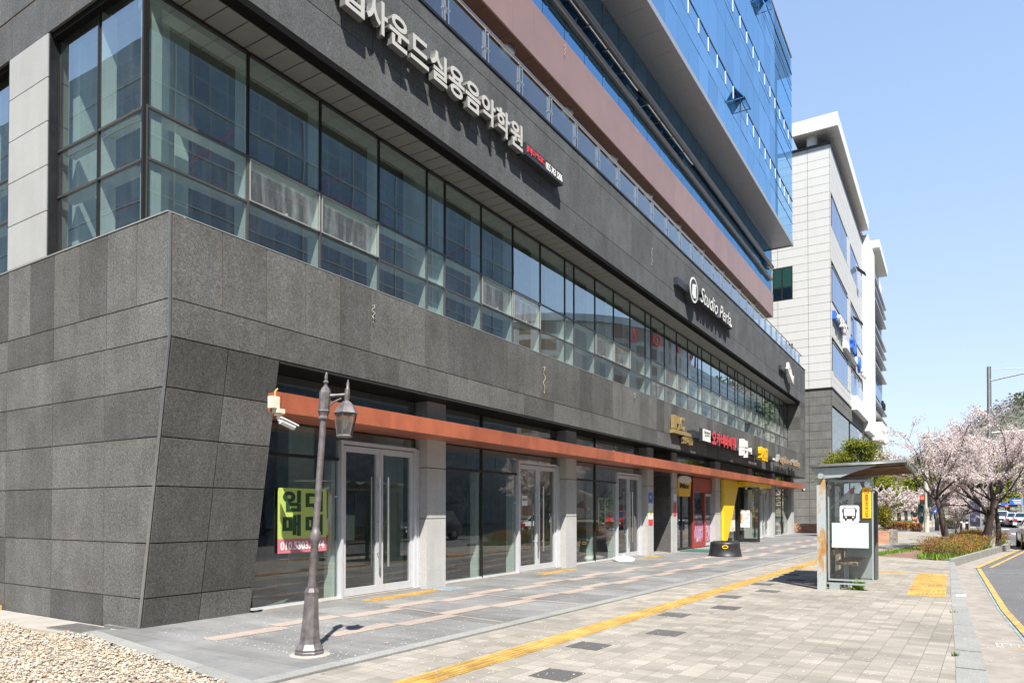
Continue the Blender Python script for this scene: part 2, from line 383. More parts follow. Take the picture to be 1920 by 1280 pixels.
# pink inlay of the plaza
m = MB(); dx_ = math.sin(R(3)); dy_ = math.cos(R(3))
def strip(x, y, l, wd):
    m.add([(x,y,.016),(x+wd,y-.03,.016),(x+wd+dx_*l,y+l-.03,.016),(x+dx_*l,y+l,.016)], [(0,1,2,3)])
for row, (x0, off) in enumerate(((-6.24, .16), (-7.34, .2), (-8.3, .0))):
    k = -2 if row < 2 else 99
    while k < 38:
        y0 = 7.0 + .12*row + 1.05*k + .05; xx = x0 + .041*(y0-7) - (off if k % 2 else 0)
        if y0 > 5.0: strip(xx, y0, 1.05, .27)
        if k % 2 == 0 and row == 0 and y0 > 6.2:     # thin cross joints
            ya = y0 + 1.07; xe = bx_(ya) - .2
            m.add([(xx-1.05,ya+.14,.0165),(xx-1.05,ya+.20,.0165),(xe,ya-.17,.0165),(xe,ya-.23,.0165)], [(0,1,2,3)])
        k += 1
kind(obj('pink_paving_inlay', m, M['pink']), 'structure')
# kerb stones
m = MB()
def kerbrun(pin, pout, z0, z1, step=1.0):
    for (a0, a1), (b0, b1) in zip(zip(pin, pin[1:]), zip(pout, pout[1:])):
        n = max(1, int(round((Vector(a1)-Vector(a0)).length/step)))
        for i in range(n):
            t0, t1 = i/n, (i+1)/n - .004
            p = [Vector(a0).lerp(Vector(a1), t0), Vector(b0).lerp(Vector(b1), t0), Vector(b0).lerp(Vector(b1), t1), Vector(a0).lerp(Vector(a1), t1)]
            m.hexa([(q.x,q.y,z0) for q in p] + [(q.x,q.y,z1) for q in p])
kerbrun(kerb_in, kerb_out, -.19, .006)
kerbrun([(-0.03,24.2),(1.95,36.3),(2.2,41)], [(0.09,24.2),(2.12,36.2),(2.42,41)], -.19, .10)
kerbrun([(2.2,41),(2.0,57.5)], [(2.42,41),(2.2,57.5)], -.19, .02)
kerbrun([(2.0,57.5),(-22,57.5)], [(2.2,57.75),(-22,57.75)], -.19, .006)
kind(obj('kerb', m, M['kerb']), 'structure')
# concrete gutter + lay-by
m = MB(); m.prism([(0.26,-6),(1.15,-6),(0.86,9),(0.66,14),(0.58,23.9),(2.62,38.1),(2.42,41),(2.12,36.2),(0.09,24.2),(0.22,12)], -.18, -.124); kind(obj('gutter', m, plain('gutter_concrete', (.25,.225,.195), .9, var=.2, nscale=4, bmp=.3)), 'structure')
# road lines
m = MB()
def line(pts, wd, z, mat=0, mb=None, dash=None):
    mb = mb or m
    for a, b in zip(pts, pts[1:]):
        a = Vector(a); b = Vector(b); d = (b-a).normalized(); n = Vector((-d.y, d.x))*wd/2; Lg = (b-a).length
        segs = [(0, Lg)] if not dash else [(t, min(t+dash[0], Lg)) for t in [k*(dash[0]+dash[1]) for k in range(int(Lg/(dash[0]+dash[1]))+1)]]
        for s0, s1 in segs:
            p = a+d*s0; q = a+d*s1; mb.add([(p.x-n.x,p.y-n.y,z),(q.x-n.x,q.y-n.y,z),(q.x+n.x,q.y+n.y,z),(p.x+n.x,p.y+n.y,z)], [(3,2,1,0)], mat)
line([(1.27,-6),(0.93,9),(0.74,14),(0.66,23.7)], .10, -.119, 0)
line([(1.17,-6),(0.83,9),(0.66,14),(0.56,23.7)], .03, -.1185, 2)
line([(0.60,23.9),(2.70,38.0),(2.25,44)], .13, -.119, 0); line([(0.95,24.2),(2.98,37.9)], .10, -.119, 0)
line([(0.9,10.6),(6,10.6)], .06, -.119, 2); line([(0.75,22.2),(6,22.4)], .08, -.119, 2)
line([(8.8,-20),(8.8,56)], .12, -.119, 0); line([(9.2,-20),(9.2,56)], .12, -.119, 0)
line([(5.2,-20),(5.2,54)], .12, -.119, 1, dash=(3,5)); line([(12.6,-20),(12.6,54)], .12, -.119, 1, dash=(3,5))
line([(8.8,80),(8.8,300)], .14, -.119, 0); line([(5.4,80),(5.4,300)], .12, -.119, 1, dash=(3,5)); line([(12.4,80),(12.4,300)], .12, -.119, 1, dash=(3,5))
line([(2.4,56.2),(8.6,56.2)], .35, -.119, 1)
for k in range(16): line([(2.9+k*.95,58.6),(2.9+k*.95,61.8)], .45, -.119, 1)
for k in range(12): line([(-22.5+k*2,60.5),(-22.5+k*2,72)], .0, -.119, 1)
for xx, yy in ((3.9,47.5),(5.9,47.5)):
    m.add([(xx-.5,yy,-.119),(xx,yy+2.5,-.119),(xx+.5,yy,-.119)], [(0,2,1)], 1)
    line([(xx,yy-2),(xx,yy+.4)], .22, -.1185, 1)
for k in range(12): line([(2.9+k*1.2,74),(2.9+k*1.2,77)], .5, -.119, 1)
kind(obj('road_markings', m, [M['paint_yellow'], M['paint_white'], M['paint_blue']]), 'structure')
# tactile guide strip: tiles 0.3 m with bars
m = MB()
def sx(Y): return -4.13 + (Y-4.76)*.0345
y = -2.0
while y < 47:
    x = sx(y)
    m.box(x, x+.3, y+.003, y+.297, -.05, .008)
    if y < 24:
        for k in range(4): m.box(x+.03+k*.07, x+.06+k*.07, y+.015, y+.285, .008, .0125)
    y += .3
x = sx(20)+.3
while x < -1.0: m.box(x+.003, x+.297, 19.3, 19.6, -.05, .008); x += .3
m.box(-3.2, -2.9, 24, 24.3, -.05, .008)
for i in range(2):
    for j in range(17):
        x0 = -.68+i*.3; y0 = 14.35+j*.3
        m.box(x0+.003, x0+.297, y0+.003, y0+.297, -.05, .008)
        for k in range(4): m.box(x0+.025+k*.07, x0+.055+k*.07, y0+.01, y0+.29, .008, .0125)
for k in range(60):
    t = k*.3; m.box(-3.0+.0*t, -2.7, 28+t, 28.29+t, -.05, .006)
kind(obj('tactile_strip', m, M['yellow_tile']), 'structure')
def tactile(x0, y0, nx, ny, rot=0):
    mm = MB()
    for i in range(nx):
        for j in range(ny):
            mm.box(x0+i*.3+.003, x0+i*.3+.297, y0+j*.3+.003, y0+j*.3+.297, -.05, .019)
            for a in range(5):
                for b in range(5): mm.box(x0+i*.3+.03+a*.055, x0+i*.3+.055+a*.055, y0+j*.3+.03+b*.055, y0+j*.3+.055+b*.055, .019, .0235)
    return mm
for i, (yy, n, lab) in enumerate(((8.62, 6, 'yellow dotted tactile pad before the nearest white double door'), (14.35, 6, 'yellow dotted tactile pad before the second white double door'),
                        (20.9, 5, 'yellow dotted tactile pad beside the white parasol base'), (35.3, 4, 'yellow tactile pad before the black glass door'))):
    tag(obj('tactile_pad', tactile(-8.33, yy, 1 if i else 1, n), M['yellow_tile'], loc=(-8.33, yy, 0)), lab, 'tactile paving', 'tactile pads at the shop doors')
# dark pavers
m = MB()
for X_, Y_ in ((-3.07,5.7),(-3.42,7.1),(-2.98,8.35),(-3.39,9.86),(-2.96,11.0),(-3.3,12.43),(-2.9,13.7),(-3.26,14.92),(-2.86,16.2),(-3.2,17.5)):
    a = -FR; c_, s_ = math.cos(a), math.sin(a); P = [(-.19,-.19),(.19,-.19),(.19,.19),(-.19,.19)]
    q = [(X_+p[0]*c_-p[1]*s_, Y_+p[0]*s_+p[1]*c_) for p in P]
    m.prism(q, -.05, .005)
kind(obj('dark_paving_squares', m, M['dark_tile']), 'structure')
# far paved areas / red brick path / grass
m = MB(); m.prism([(-2.0,26.2),(-.6,25.3),(-.1,25.6),(.9,33.5),(1.3,41),(.9,44),(-.8,44),(-.7,33.5)], -.05, .006); kind(obj('red_brick_path', m, M['redpave']), 'structure')
m = MB(); m.prism([(2.0,77),(2.0,420),(-120,420),(-120,77)], -.19, -.02); kind(obj('far_park_ground', m, M['concrete']), 'structure')
# concrete slab and gravel bed at the left
m = MB(); m.prism([(-30,5.04),(-30,4.5),(-13,4.75),(-10.4,4.42),(-9.3,4.28),(-8.95,4.5),(-8.75,5.04)], -.25, -.02); kind(obj('concrete_apron', m, M['concrete']), 'structure')
m = MB(); m.prism([(-30,4.5),(-13,4.75),(-10.4,4.42),(-9.3,4.45),(-5.3,3.86),(-5.3,-8),(-30,-8)], -.25, -.012); kind(obj('gravel_bed', m, plain('gravel_sand', (.25,.21,.155), .95, var=.3, nscale=30)), 'structure')
M['pebble'], nt_, b_ = newmat('pebble')
g_ = N(nt_, 'ShaderNodeNewGeometry')
c_ = ramp(nt_, g_.outputs['Random Per Island'], [(0,(.20,.175,.145)),(.15,(.33,.28,.21)),(.4,(.41,.36,.29)),(.62,(.38,.265,.15)),(.8,(.48,.45,.40)),(1,(.27,.245,.22))]).outputs[0]
nt_.links.new(c_, b_.inputs['Base Color']); b_.inputs['Roughness'].default_value = .7
m = MB()
ico_v = []; ph_ = (1+5**.5)/2
for a in (-1,1):
    for b in (-ph_,ph_): ico_v += [(0,a,b),(a,b,0),(b,0,a)]
ico_v = [Vector(v).normalized() for v in ico_v]
import itertools
ico_f = []
for a, b, c in itertools.combinations(range(12), 3):
    d = [(ico_v[a]-ico_v[b]).length, (ico_v[b]-ico_v[c]).length, (ico_v[a]-ico_v[c]).length]
    if max(d) < 1.2:
        nrm = (ico_v[b]-ico_v[a]).cross(ico_v[c]-ico_v[a])
        ico_f.append((a,b,c) if nrm.dot(ico_v[a]) > 0 else (a,c,b))
def pebble(mm, x, y, z, s):
    q = Matrix.Rotation(rnd.uniform(0,6.28), 3, 'Z') @ Matrix.Rotation(rnd.uniform(-.5,.5), 3, 'X')
    sc_ = Vector((s*rnd.uniform(.7,1.3), s*rnd.uniform(.6,1), s*rnd.uniform(.35,.6)))
    mm.add([q @ Vector((v.x*sc_.x*rnd.uniform(.85,1.1), v.y*sc_.y, v.z*sc_.z)) + Vector((x,y,z)) for v in ico_v], ico_f, 0, False)
def in_gravel(x, y):
    if -10.1 < x < -9.0 and y > 4.50: return False
    if y < 2.3 or x < -15 or x > -4.6: return False
    top = 4.45 if x < -10.4 else (4.4 + (x+10.4)*(-.13) if x < -9.3 else 4.56 + (x+9.05)*(-.175))
    return y < top
cnt = 0
while cnt < 21000:
    x, y = rnd.uniform(-14.5,-4.6), rnd.uniform(2.3,4.9)
    if x < -12.5 and rnd.random() < .3: continue
    if in_gravel(x, y): pebble(m, x, y, -.012+rnd.uniform(0,.03), rnd.uniform(.012,.024)); cnt += 1
kind(obj('gravel', m, M['pebble']), 'stuff')
# fallen petals on paving and road
m = MB()
for k in range(9000):
    Y = 5.0 + 40*rnd.random()**1.7; X = rnd.uniform(-8.3, 3.5 if Y > 8 else 1.0)
    if X > .3: z = -.117
    elif X < bx_(Y): z = .019
    else: z = .004 + (.010 if sx(Y)-.02 < X < sx(Y)+.32 else 0)
    if X > .3 and rnd.random() < .4: continue
    s = rnd.uniform(.004,.0085) * (1+Y/30); a = rnd.uniform(0,6.28); c_, s_ = math.cos(a)*s, math.sin(a)*s
    m.add([(X-c_,Y-s_,z+.001),(X+s_,Y-c_,z+.001),(X+c_,Y+s_,z+.003),(X-s_,Y+c_,z+.002)], [(0,1,2,3)])
M['petal'] = plain('petal', (.60,.53,.51), .8)
kind(obj('fallen_petals', m, M['petal']), 'stuff')
# weeds in the joint
M['weed'] = plain('weed', (.10,.17,.03), .8, var=.3, nscale=20)
m = MB()
def tuft(mm, x, y, z, h, n=8, sp=.03, mi=0):
    for k in range(n):
        a = rnd.uniform(0,6.28); x0 = x+rnd.gauss(0,sp); y0 = y+rnd.gauss(0,sp); l = h*rnd.uniform(.5,1.1); wd = l*.14; lean = rnd.uniform(.2,.8)*l
        ca, sa = math.cos(a), math.sin(a)
        mm.add([(x0-sa*wd,y0+ca*wd,z),(x0+sa*wd,y0-ca*wd,z),(x0+ca*lean,y0+sa*lean,z+l)], [(0,1,2)], mi)
for k in range(60):
    Y = rnd.choice([6.2,7.7,8.3,8.6,9.0,9.6,10.1,10.5,13.1,14.2]) + rnd.gauss(0,.12)
    tuft(m, bx_(Y)+.035+rnd.gauss(0,.006), Y, .0, rnd.uniform(.006,.02), 6, .015)
tuft(m, .02, 8.6, 0, .07, 14, .02); tuft(m, .02, 12.2, 0, .05, 10, .02)
kind(obj('weeds', m, M['weed']), 'stuff')

# ================================================================ MAIN BUILDING
XF = -8.09; XC = -8.44; XG = -8.68; XR = -8.86; YL = 5.06; YE = 49.6
bld = thing('office_building', 'long dark granite and blue glass office building with shops along the pavement', 'office building', (-12, 25, 0))
def B(name, mb, mats): return obj(name, mb, mats, bld)

# --- stone slabs
GAP = .015
def slabs_street(mb, X, y0, y1, z0, z1, wd, start=None, t=.0285):
    y = y0
    while y < y1 - .01:
        ye = min(y+wd, y1)
        mb.box(X-t, X+rnd.uniform(-.0012,.0012), y+GAP/2, ye-GAP/2, z0+GAP/2, z1-GAP/2); y = ye
def slabs_front(mb, Y, x0, x1, z0, z1, wd, t=.03):   # faces -Y, runs from x1 (corner) leftwards
    x = x1
    while x > x0 + .01:
        xe = max(x-wd, x0)
        mb.box(xe+GAP/2, x-GAP/2, Y+rnd.uniform(-.0012,.0012), Y+t, z0+GAP/2, z1-GAP/2); x = xe
XW = -20.0
m = MB()
slabs_street(m, XF, YL+.03, YE, 4.11, 5.16, .70); slabs_street(m, XF, YL+.03, YE, 3.64, 4.11, 1.40)
slabs_front(m, YL, XW, XF-.03, 4.11, 5.18, .70); slabs_front(m, YL, XW, XF-.03, 3.64, 4.11, 1.40)
B('lower_stone_band', m, M['granite'])
m = MB(); m.box(-8.80, XF-.010, YL+.034, YE-.001, 3.66, 5.14); m.box(XW, -8.80, YL+.010, YL+.08, -.2, 5.14); m.box(XW,XF-.05,YE-.05,YE-.012,3.66,10.7); B('band_backing', m, M['joint'])
m = MB(); m.box(-8.84, XF+.004, YL+.2, YE-.3, 5.163, 5.175); m.box(XW, XF-.05, YL-.008, YL+.6, 5.183, 5.20)
B('sill_cap', m, M['frame_silver'])
# lower part of the side wall and the battered pier
rows = [3.64, 3.03, 2.42, 1.81, 1.09, .39, -.16]
def xb(z): return XF - (3.64-z)/3.64*.61
m = MB()
for z1, z0 in zip(rows, rows[1:]):
    # side face: last slab has the leaning edge
    xs = [-9.55, -10.93, -12.34, -13.7, -15.1, -16.5, -18, XW]
    g = GAP/2
    m.hexa([(xs[0]+g,YL,z0+g),(xb(z0)-.03,YL,z0+g),(xb(z0)-.03,YL+.03,z0+g),(xs[0]+g,YL+.03,z0+g),
            (xs[0]+g,YL,z1-g),(xb(z1)-.03,YL,z1-g),(xb(z1)-.03,YL+.03,z1-g),(xs[0]+g,YL+.03,z1-g)])
    for a, b in zip(xs, xs[1:]): m.box(b+g, a-g, YL+rnd.uniform(-.001,.001), YL+.03, z0+g, z1-g)
    for ya, yb in ((YL+.03,5.89),(5.89,6.72)):
        m.hexa([(xb(z0)-.03,ya+g,z0+g),(xb(z0),ya+g,z0+g),(xb(z0),yb-g,z0+g),(xb(z0)-.03,yb-g,z0+g),
                (xb(z1)-.03,ya+g,z1-g),(xb(z1),ya+g,z1-g),(xb(z1),yb-g,z1-g),(xb(z1)-.03,yb-g,z1-g)])
B('battered_pier', m, M['granite'])
m = MB(); m.hexa([(-9.3,YL+.04,-.2),(xb(-.2)-.035,YL+.04,-.2),(xb(-.2)-.035,6.715,-.2),(-9.3,6.715,-.2),(-9.3,YL+.04,3.64),(xb(3.64)-.035,YL+.04,3.64),(xb(3.64)-.035,6.715,3.64),(-9.3,6.715,3.64)]); B('pier_core', m, M['granite'])
# steel corner trim
m = MB(); t = .022
m.hexa([(xb(-.1)-.034,YL-.004,-.1),(xb(-.1)-.010,YL-.004,-.1),(xb(-.1)-.010,YL+.02,-.1),(xb(-.1)-.034,YL+.02,-.1),
        (XF-.034,YL-.004,3.64),(XF-.010,YL-.004,3.64),(XF-.010,YL+.02,3.64),(XF-.034,YL+.02,3.64)])
m.box(XF-.034, XF-.010, YL-.004, YL+.02, 3.64, 5.17); B('corner_trim', m, M['steel_dull'])
# upper band
m = MB()
for z0, z1, wd in ((8.47,9.12,1.40),(9.12,10.44,.70),(10.44,10.74,1.40)):
    slabs_street(m, XF, YL+.03, YE, z0, z1, wd); slabs_front(m, YL, XW, XF, z0+.03, z1, wd)
B('upper_stone_band', m, M['granite_up'])
m = MB(); m.box(-8.6, XF-.010, YL+.04, YE-.002, 8.49, 10.73); m.box(XW, -8.6, YL+.010, YL+.5, 8.52, 10.73); B('upper_band_backing', m, M['joint'])
m = MB(); m.box(-8.6, XF+.02, YL-.02, YE+.02, 10.742, 10.80); m.box(XW, -8.6, YL-.02, YL+.3, 10.742, 10.80)
B('coping', m, M['black_trim'])
m = MB(); m.box(-8.30, XF-.002, YL+.05, 47.7, 8.37, 8.468); m.box(XW, -8.85, YL+.04, YL+.13, 8.42, 8.51); B('underside_shadow_strip', m, M['matte_black'])  # granite return underside and shadow gap, the shade painted in black
# end wall facing away and far jamb of the ribbon recess
m = MB()
z = 5.2
while z < 8.3:
    zz = min(z+.75, 8.46); m.box(-8.84, XF-.002, 47.72, 47.75, z+g, zz-g); m.box(XF-.03, XF, 47.76, YE, z+g, zz-g); z = zz
B('recess_end_stone', m, M['granite'])
m = MB(); m.box(-16, XF-.031, 47.76, YE-.06, 5.17, 8.46); B('recess_end_core', m, M['joint'])
# soffit of the ribbon recess: metal panels
m = MB(); y = YL+.25
while y < 47.6:
    m.box(-8.85, -8.305, y+.010, min(y+.33, 47.7), 8.36, 8.40); y += .34
B('ribbon_soffit', m, M['soffit'])
m = MB(); m.box(-8.87, -8.10, YL+.1, 47.75, 8.402, 8.47); B('soffit_backing', m, M['soffit_seam'])

# --- ribbon window along the street
mull = [5.19,6.75,8.17,9.58,10.98,11.57,12.90,14.24,15.57,16.92,17.47,18.83,20.18,21.51,22.86,23.41,24.77,26.11,27.47,28.79,29.35,30.70,32.05,33.38,34.72,35.28,36.6,37.95,39.3,40.65,41.2,42.55,43.9,45.2,46.5,47.72]
T1, T2, Z0, Z1 = 6.10, 6.78, 4.95, 8.36
for i, (y0, y1) in enumerate(zip(mull, mull[1:])):
    f = MB(); silver = (y1-y0 > .8) and (i % 5 in (1, 2)) 
    # mullion at the left of the bay and the horizontal members
    f.box(XR-.02, XR+.02, y0-.015, y0+.015, T2+.017, Z1, 0); f.box(XR-.02, XR+.02, y0-.015, y0+.015, Z0, T2+.016, 3)  # lower length paler: sunlight below the soffit shade is put into the colour
    if i: f.box(XR-.26, XR-.021, y0-.03, y0+.03, Z0, Z1, 1)
    for zz in (T1, T2):
        f.box(XR-.02, XR+.018, y0+.017, y1-.017, zz-.016, zz+.016, 3); f.box(XR-.26, XR-.021, y0+.031, y1-.031, zz-.03, zz+.03, 1)
    f.box(XR-.14, XR+.03, y0+.031, y1-.031, Z1-.05, Z1-.001, 0)
    f.box(XR-.26, XR-.021, y0+.031, y1-.031, Z1-.16, Z1-.051, 1)
    if silver:
        for a, b in ((y0+.022,y0+.040),(y1-.040,y1-.022)): f.box(XR+.012, XR+.034, a, b, T1+.022, T2-.022, 2)
        for a, b in ((T1+.022,T1+.04),(T2-.04,T2-.022)): f.box(XR+.012, XR+.034, y0+.0405, y1-.0405, a, b, 2)
    wo = B('window', f, [M['frame_dark'], M['frame_pale'], M['frame_silver'], M['highlit_bronze']])
    p = MB()
    for a, b in ((Z0,T1),(T1,T2),(T2,Z1)):
        p.quad((XR,y0+.015,a+.01),(XR,y1-.015,a+.01),(XR,y1-.015,b-.01),(XR,y0+.015,b-.01), 1 if (silver and a == T1) or (i > 14 and a < T2 and (i*7+int(a)) % 3) else 0)
    obj('pane', p, [M['glass'], M['glass_dusty']], wo)
    if silver:
        h_ = MB(); yc = (y0+y1)/2; h_.box(XR-.10, XR-.03, yc-.06, yc+.06, T1+.05, T1+.075); h_.box(XR-.06, XR-.03, yc+.05, yc+.075, T1+.05, T1+.11)
        obj('handle', h_, M['white_paint'], wo)
# --- glazing on the side wall
YS = 5.20
lm = [XR, -10.02, -11.13]
def side_window(xa, xb_, first=False):
    f = MB()
    f.box(xa-.016, xa+.016, YS-.02, YS+.02, Z0, 8.5, 0)
    if xa != XR: f.box(xa-.03, xa+.03, YS+.021, YS+.22, Z0, 8.5, 1)
    for zz in (T1, T2):
        f.box(xb_+.017, xa-.017, YS-.02, YS+.02, zz-.016, zz+.016, 2); f.box(xb_+.031, xa-.031, YS+.021, YS+.22, zz-.03, zz+.03, 1)
    f.box(xb_+.023, xa-.023, YS-.03, YS+.1, 8.46, 8.5, 0)
    if not first: pass
    wo = B('window', f, [M['frame_dark'], M['frame_pale'], M['highlit_bronze']])
    p = MB()
    for a, b in ((Z0,T1),(T1,T2),(T2,8.5)): p.quad((xb_+.02,YS,a+.01),(xa-.02,YS,a+.01),(xa-.02,YS,b-.01),(xb_+.02,YS,b-.01), 0)
    obj('pane', p, M['glass'], wo)
side_window(XR, lm[1]); side_window(lm[1], lm[2])
for xa in (-12.45, -13.55, -14.65, -15.75, -16.85, -17.95, -19.05): side_window(xa, xa-1.1)
m = MB(); m.box(lm[2]-.03, lm[2]+.012, YS-.02, YS+.02, Z0, 8.5); m.box(XR-.02, XR+.02, YS-.06, YS-.021, Z0, 8.4)
B('corner_mullion', m, M['frame_dark'])
m = MB(); m.box(-11.164, -11.13, YL+.01, YS-.021, 5.2, 8.52); m.box(-12.405, -12.365, YL+.01, YS+.3, 5.2, 8.52); B('jamb', m, M['jamb_dark'])
m = MB(); z = 5.2
for zt in (5.88, 6.55, 7.2, 7.85, 8.50): m.box(-12.355, -11.165, YL-.004, YL+.3, z+g, zt-g); z = zt
B('pale_stone_pier', m, M['granite_side'])

# --- interior seen through the ribbon
m = MB(); m.box(-19.9, -9.02, 5.45, 47.7, 4.70, 4.93); B('upper_floor_slab', m, M['in_floor'])
m = MB(); m.box(-19.9, -9.02, 5.45, 47.7, 8.55, 8.75)
for k in range(9): m.box(-19.8, -9.6, 5.8+k*5.2, 6.15+k*5.2, 8.05, 8.549)
m.box(-10.4, -9.95, 5.6, 47.6, 7.95, 8.549); B('upper_ceiling', m, M['in_ceiling'])
m = MB(); m.box(-20, -19.9, 5.2, 47.7, 4.9, 8.6); m.box(-19.9,-9.3,20.0,20.1,4.93,8.54); m.box(-19.9,-9.3,35.0,35.1,4.93,8.54); B('upper_back_wall', m, M['in_wall'])
m = MB()
for y0, y1 in ((10.98,11.57),(16.92,17.47),(22.86,23.41),(28.79,29.35),(34.72,35.28),(40.65,41.2)): m.box(XR-.62, XR-.16, y0+.0, y1-.0, 4.93, 8.54)
m.box(XR-.21, XR-.03, YS+.04, YS+.22, 4.93, 8.54); m.box(-9.55, -9.25, 5.75, 6.05, 4.93, 8.54); m.box(-11.5, -11.05, 5.45, 5.8, 4.93, 8.54)
B('inner_column', m, M['in_col'])
m = MB(); rb = random.Random(3)
for i, (y0, y1) in enumerate(zip(mull, mull[1:])):
    if i > 16 and rb.random() < .8: m.box(XR-.32, XR-.30, y0+.05, y1-.05, 4.95, T2 + (1.2 if i > 26 and rb.random() < .8 else rb.choice([-.1,-.3,0])))
B('blind', m, M['blind'])
m = MB()
for zz, yy in ((7.75,7.3),(7.75,13.6),(7.9,9.6)): m.tube([(-19,yy+1.5,zz),(-9.7,yy,zz)], .06, 8)
m.tube([(-9.9,5.6,7.2),(-9.9,12.0,7.6)], .05, 8); B('sprinkler_pipe', m, M['red_pipe'])
m = MB(); m.tube([(-10.2,6.1,8.5),(-10.2,6.2,8.1),(-10.1,6.25,7.5),(-10.15,6.3,7.0),(-10.25,6.25,6.3)], .045, 8); B('flexible_duct', m, M['grey_pipe'])

# --- soffit over the shopfronts
m = MB(); m.box(-9.0, XF-.004, 6.73, YE-.05, 3.60, 3.632)
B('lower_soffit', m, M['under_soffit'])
# columns on the street
cols = [(10.49,11.07),(16.2,16.78),(21.94,22.5),(24.39,24.9),(29.84,30.62),(35.48,36.3),(41.0,41.75),(46.6,47.4)]
for a, b in cols:
    m = MB(); zz = [-.1, 1.35, 2.32, 3.595]
    for z0, z1 in zip(zz, zz[1:]): m.box(XG-.05, XC, a, b, z0+g, z1-g)
    B('column', m, M['granite_light'])
for a, b in ((6.9,21.94),(36.3,47.4)): m = MB(); m.box(XG-.08, XG+.09, a, b, -.05, .045); B('threshold', m, M['concrete'])

# --- shopfront bays
def vbar(f, y, wd, z0, z1, mi=0, d=.06): f.box(XG-.05, XG+d, y-wd/2, y+wd/2, z0, z1, mi)
def hbar(f, y0, y1, z, ht, mi=0, d=.05): f.box(XG-.05, XG+d, y0, y1, z-ht/2, z+ht/2, mi)
def bay(y0, splits, y1, top=3.59, tz=2.36, hz=2.86):
    """fixed glass between y0..y1 with mullions, a transom at tz and one at canopy height"""
    ys = [y0] + splits + [y1]
    f = MB()
    for y in ys[1:-1]: vbar(f, y, .04, .045, top, 0, .03)
    for z in (tz, hz):
        for a, b in zip(ys, ys[1:]): hbar(f, a+.021, b-.021, z, .05, 0, .028)
    hbar(f, y0, y1, .06, .03, 2, .03)
    for y in ys[1:]: f.box(XG-.22, XG-.052, y-.11, y-.03, .05, tz-.03, 1)    # inner glass fins
    w_ = B('shop_window', f, [M['frame_dark'], M['frame_pale'], M['alu']])
    p = MB()
    for a, b in zip(ys, ys[1:]):
        for z0, z1 in ((.075,tz-.025),(tz+.025,hz-.025),(hz+.025,top)): p.quad((XG,a+.02,z0),(XG,b-.02,z0),(XG,b-.02,z1),(XG,a+.02,z1))
    obj('pane', p, M['glass_gf'], w_)
def door_unit(y0, y1, mats=None, ztop=2.60, frame=M['alu'], handles=True, top=3.59):
    f = MB(); F_ = .05
    f.box(XG-.06, XG+.07, y0, y0+F_, .045, ztop+.08, 0); f.box(XG-.06, XG+.07, y1-F_, y1, .045, ztop+.08, 0); f.box(XG-.06, XG+.07, y0+F_+.001, y1-F_-.001, ztop+.02, ztop+.08, 0)
    f.box(XG-.06, XG+.05, y1+.001, y1+.14, .045, 2.66, 0); f.box(XG-.06, XG+.06, y1+.05, y1+.08, .05, 2.66, 0)
    f.box(XG-.05, XG+.03, y0, y1, 2.84, 2.89, 1)
    w_ = B('door_frame', f, [frame, M['frame_dark']])
    p = MB(); p.quad((XG,y0,2.69),(XG,y1,2.69),(XG,y1,2.83),(XG,y0,2.83)); p.quad((XG,y0,2.9),(XG,y1,2.9),(XG,y1,top),(XG,y0,top)); obj('pane', p, M['glass_gf'], w_)
    ym = (y0+y1)/2
    for k, (a, b) in enumerate(((y0+F_+.006, ym-.004), (ym+.004, y1-F_-.006))):
        d = MB(); s_ = .085; z0, z1 = .055, ztop
        d.box(XG-.03, XG+.03, a, a+s_, z0, z1); d.box(XG-.03, XG+.03, b-s_, b, z0, z1)
        d.box(XG-.03, XG+.03, a+s_+.0005, b-s_-.0005, z0, z0+.13); d.box(XG-.03, XG+.03, a+s_+.0005, b-s_-.0005, z1-.10, z1)
        do = B('door_leaf', d, frame)
        p = MB(); p.quad((XG,a+s_,z0+.13),(XG,b-s_,z0+.13),(XG,b-s_,z1-.1),(XG,a+s_,z1-.1)); obj('pane', p, M['glass_gf'], do)
        if handles:
            hy = b - s_/2 - .02 if k == 0 else a + s_ + .06
            h_ = MB()
            for sgn in (1, -1):
                xh = XG + sgn*.10
                h_.tube([(xh,hy,.50),(xh,hy,2.10)], .021, 8)
                for zz in (.75,1.30,1.93): h_.tube([(XG+sgn*.03,hy,zz),(xh,hy,zz)], .011, 6)
            obj('handle', h_, M['steel'], do)
    return w_
bay(6.72, [], 8.44); door_unit(8.44, 10.38)
bay(11.07, [12.66], 14.12); door_unit(14.12, 16.06)
bay(16.78, [18.42], 19.92); door_unit(19.92, 21.80)
bay(36.3, [37.9], 39.3); door_unit(39.3, 40.86)
bay(41.75, [42.9, 44.8], 46.6)
bay(30.62, [], 33.9)
# recess between the third and fourth column (building entrance)
m = MB()
for z0, z1 in ((-.05,1.05),(1.05,2.0),(2.0,2.75),(2.75,3.59)):
    m.box(-13.5, XC-.06, 24.39-.035, 24.389, z0+g, z1-g); m.box(-13.5, XG-.06, 22.501, 22.53, z0+g, z1-g)
B('entrance_side_wall', m, M['granite']); 
m = MB(); m.box(-13.6, -13.5, 22.5, 24.4, -.05, 3.6); B('entrance_back_wall', m, M['in_wall'])
m = MB(); m.box(-13.5, XG+.1, 22.5, 24.4, -.15, .02); B('entrance_floor', m, M['concrete'])
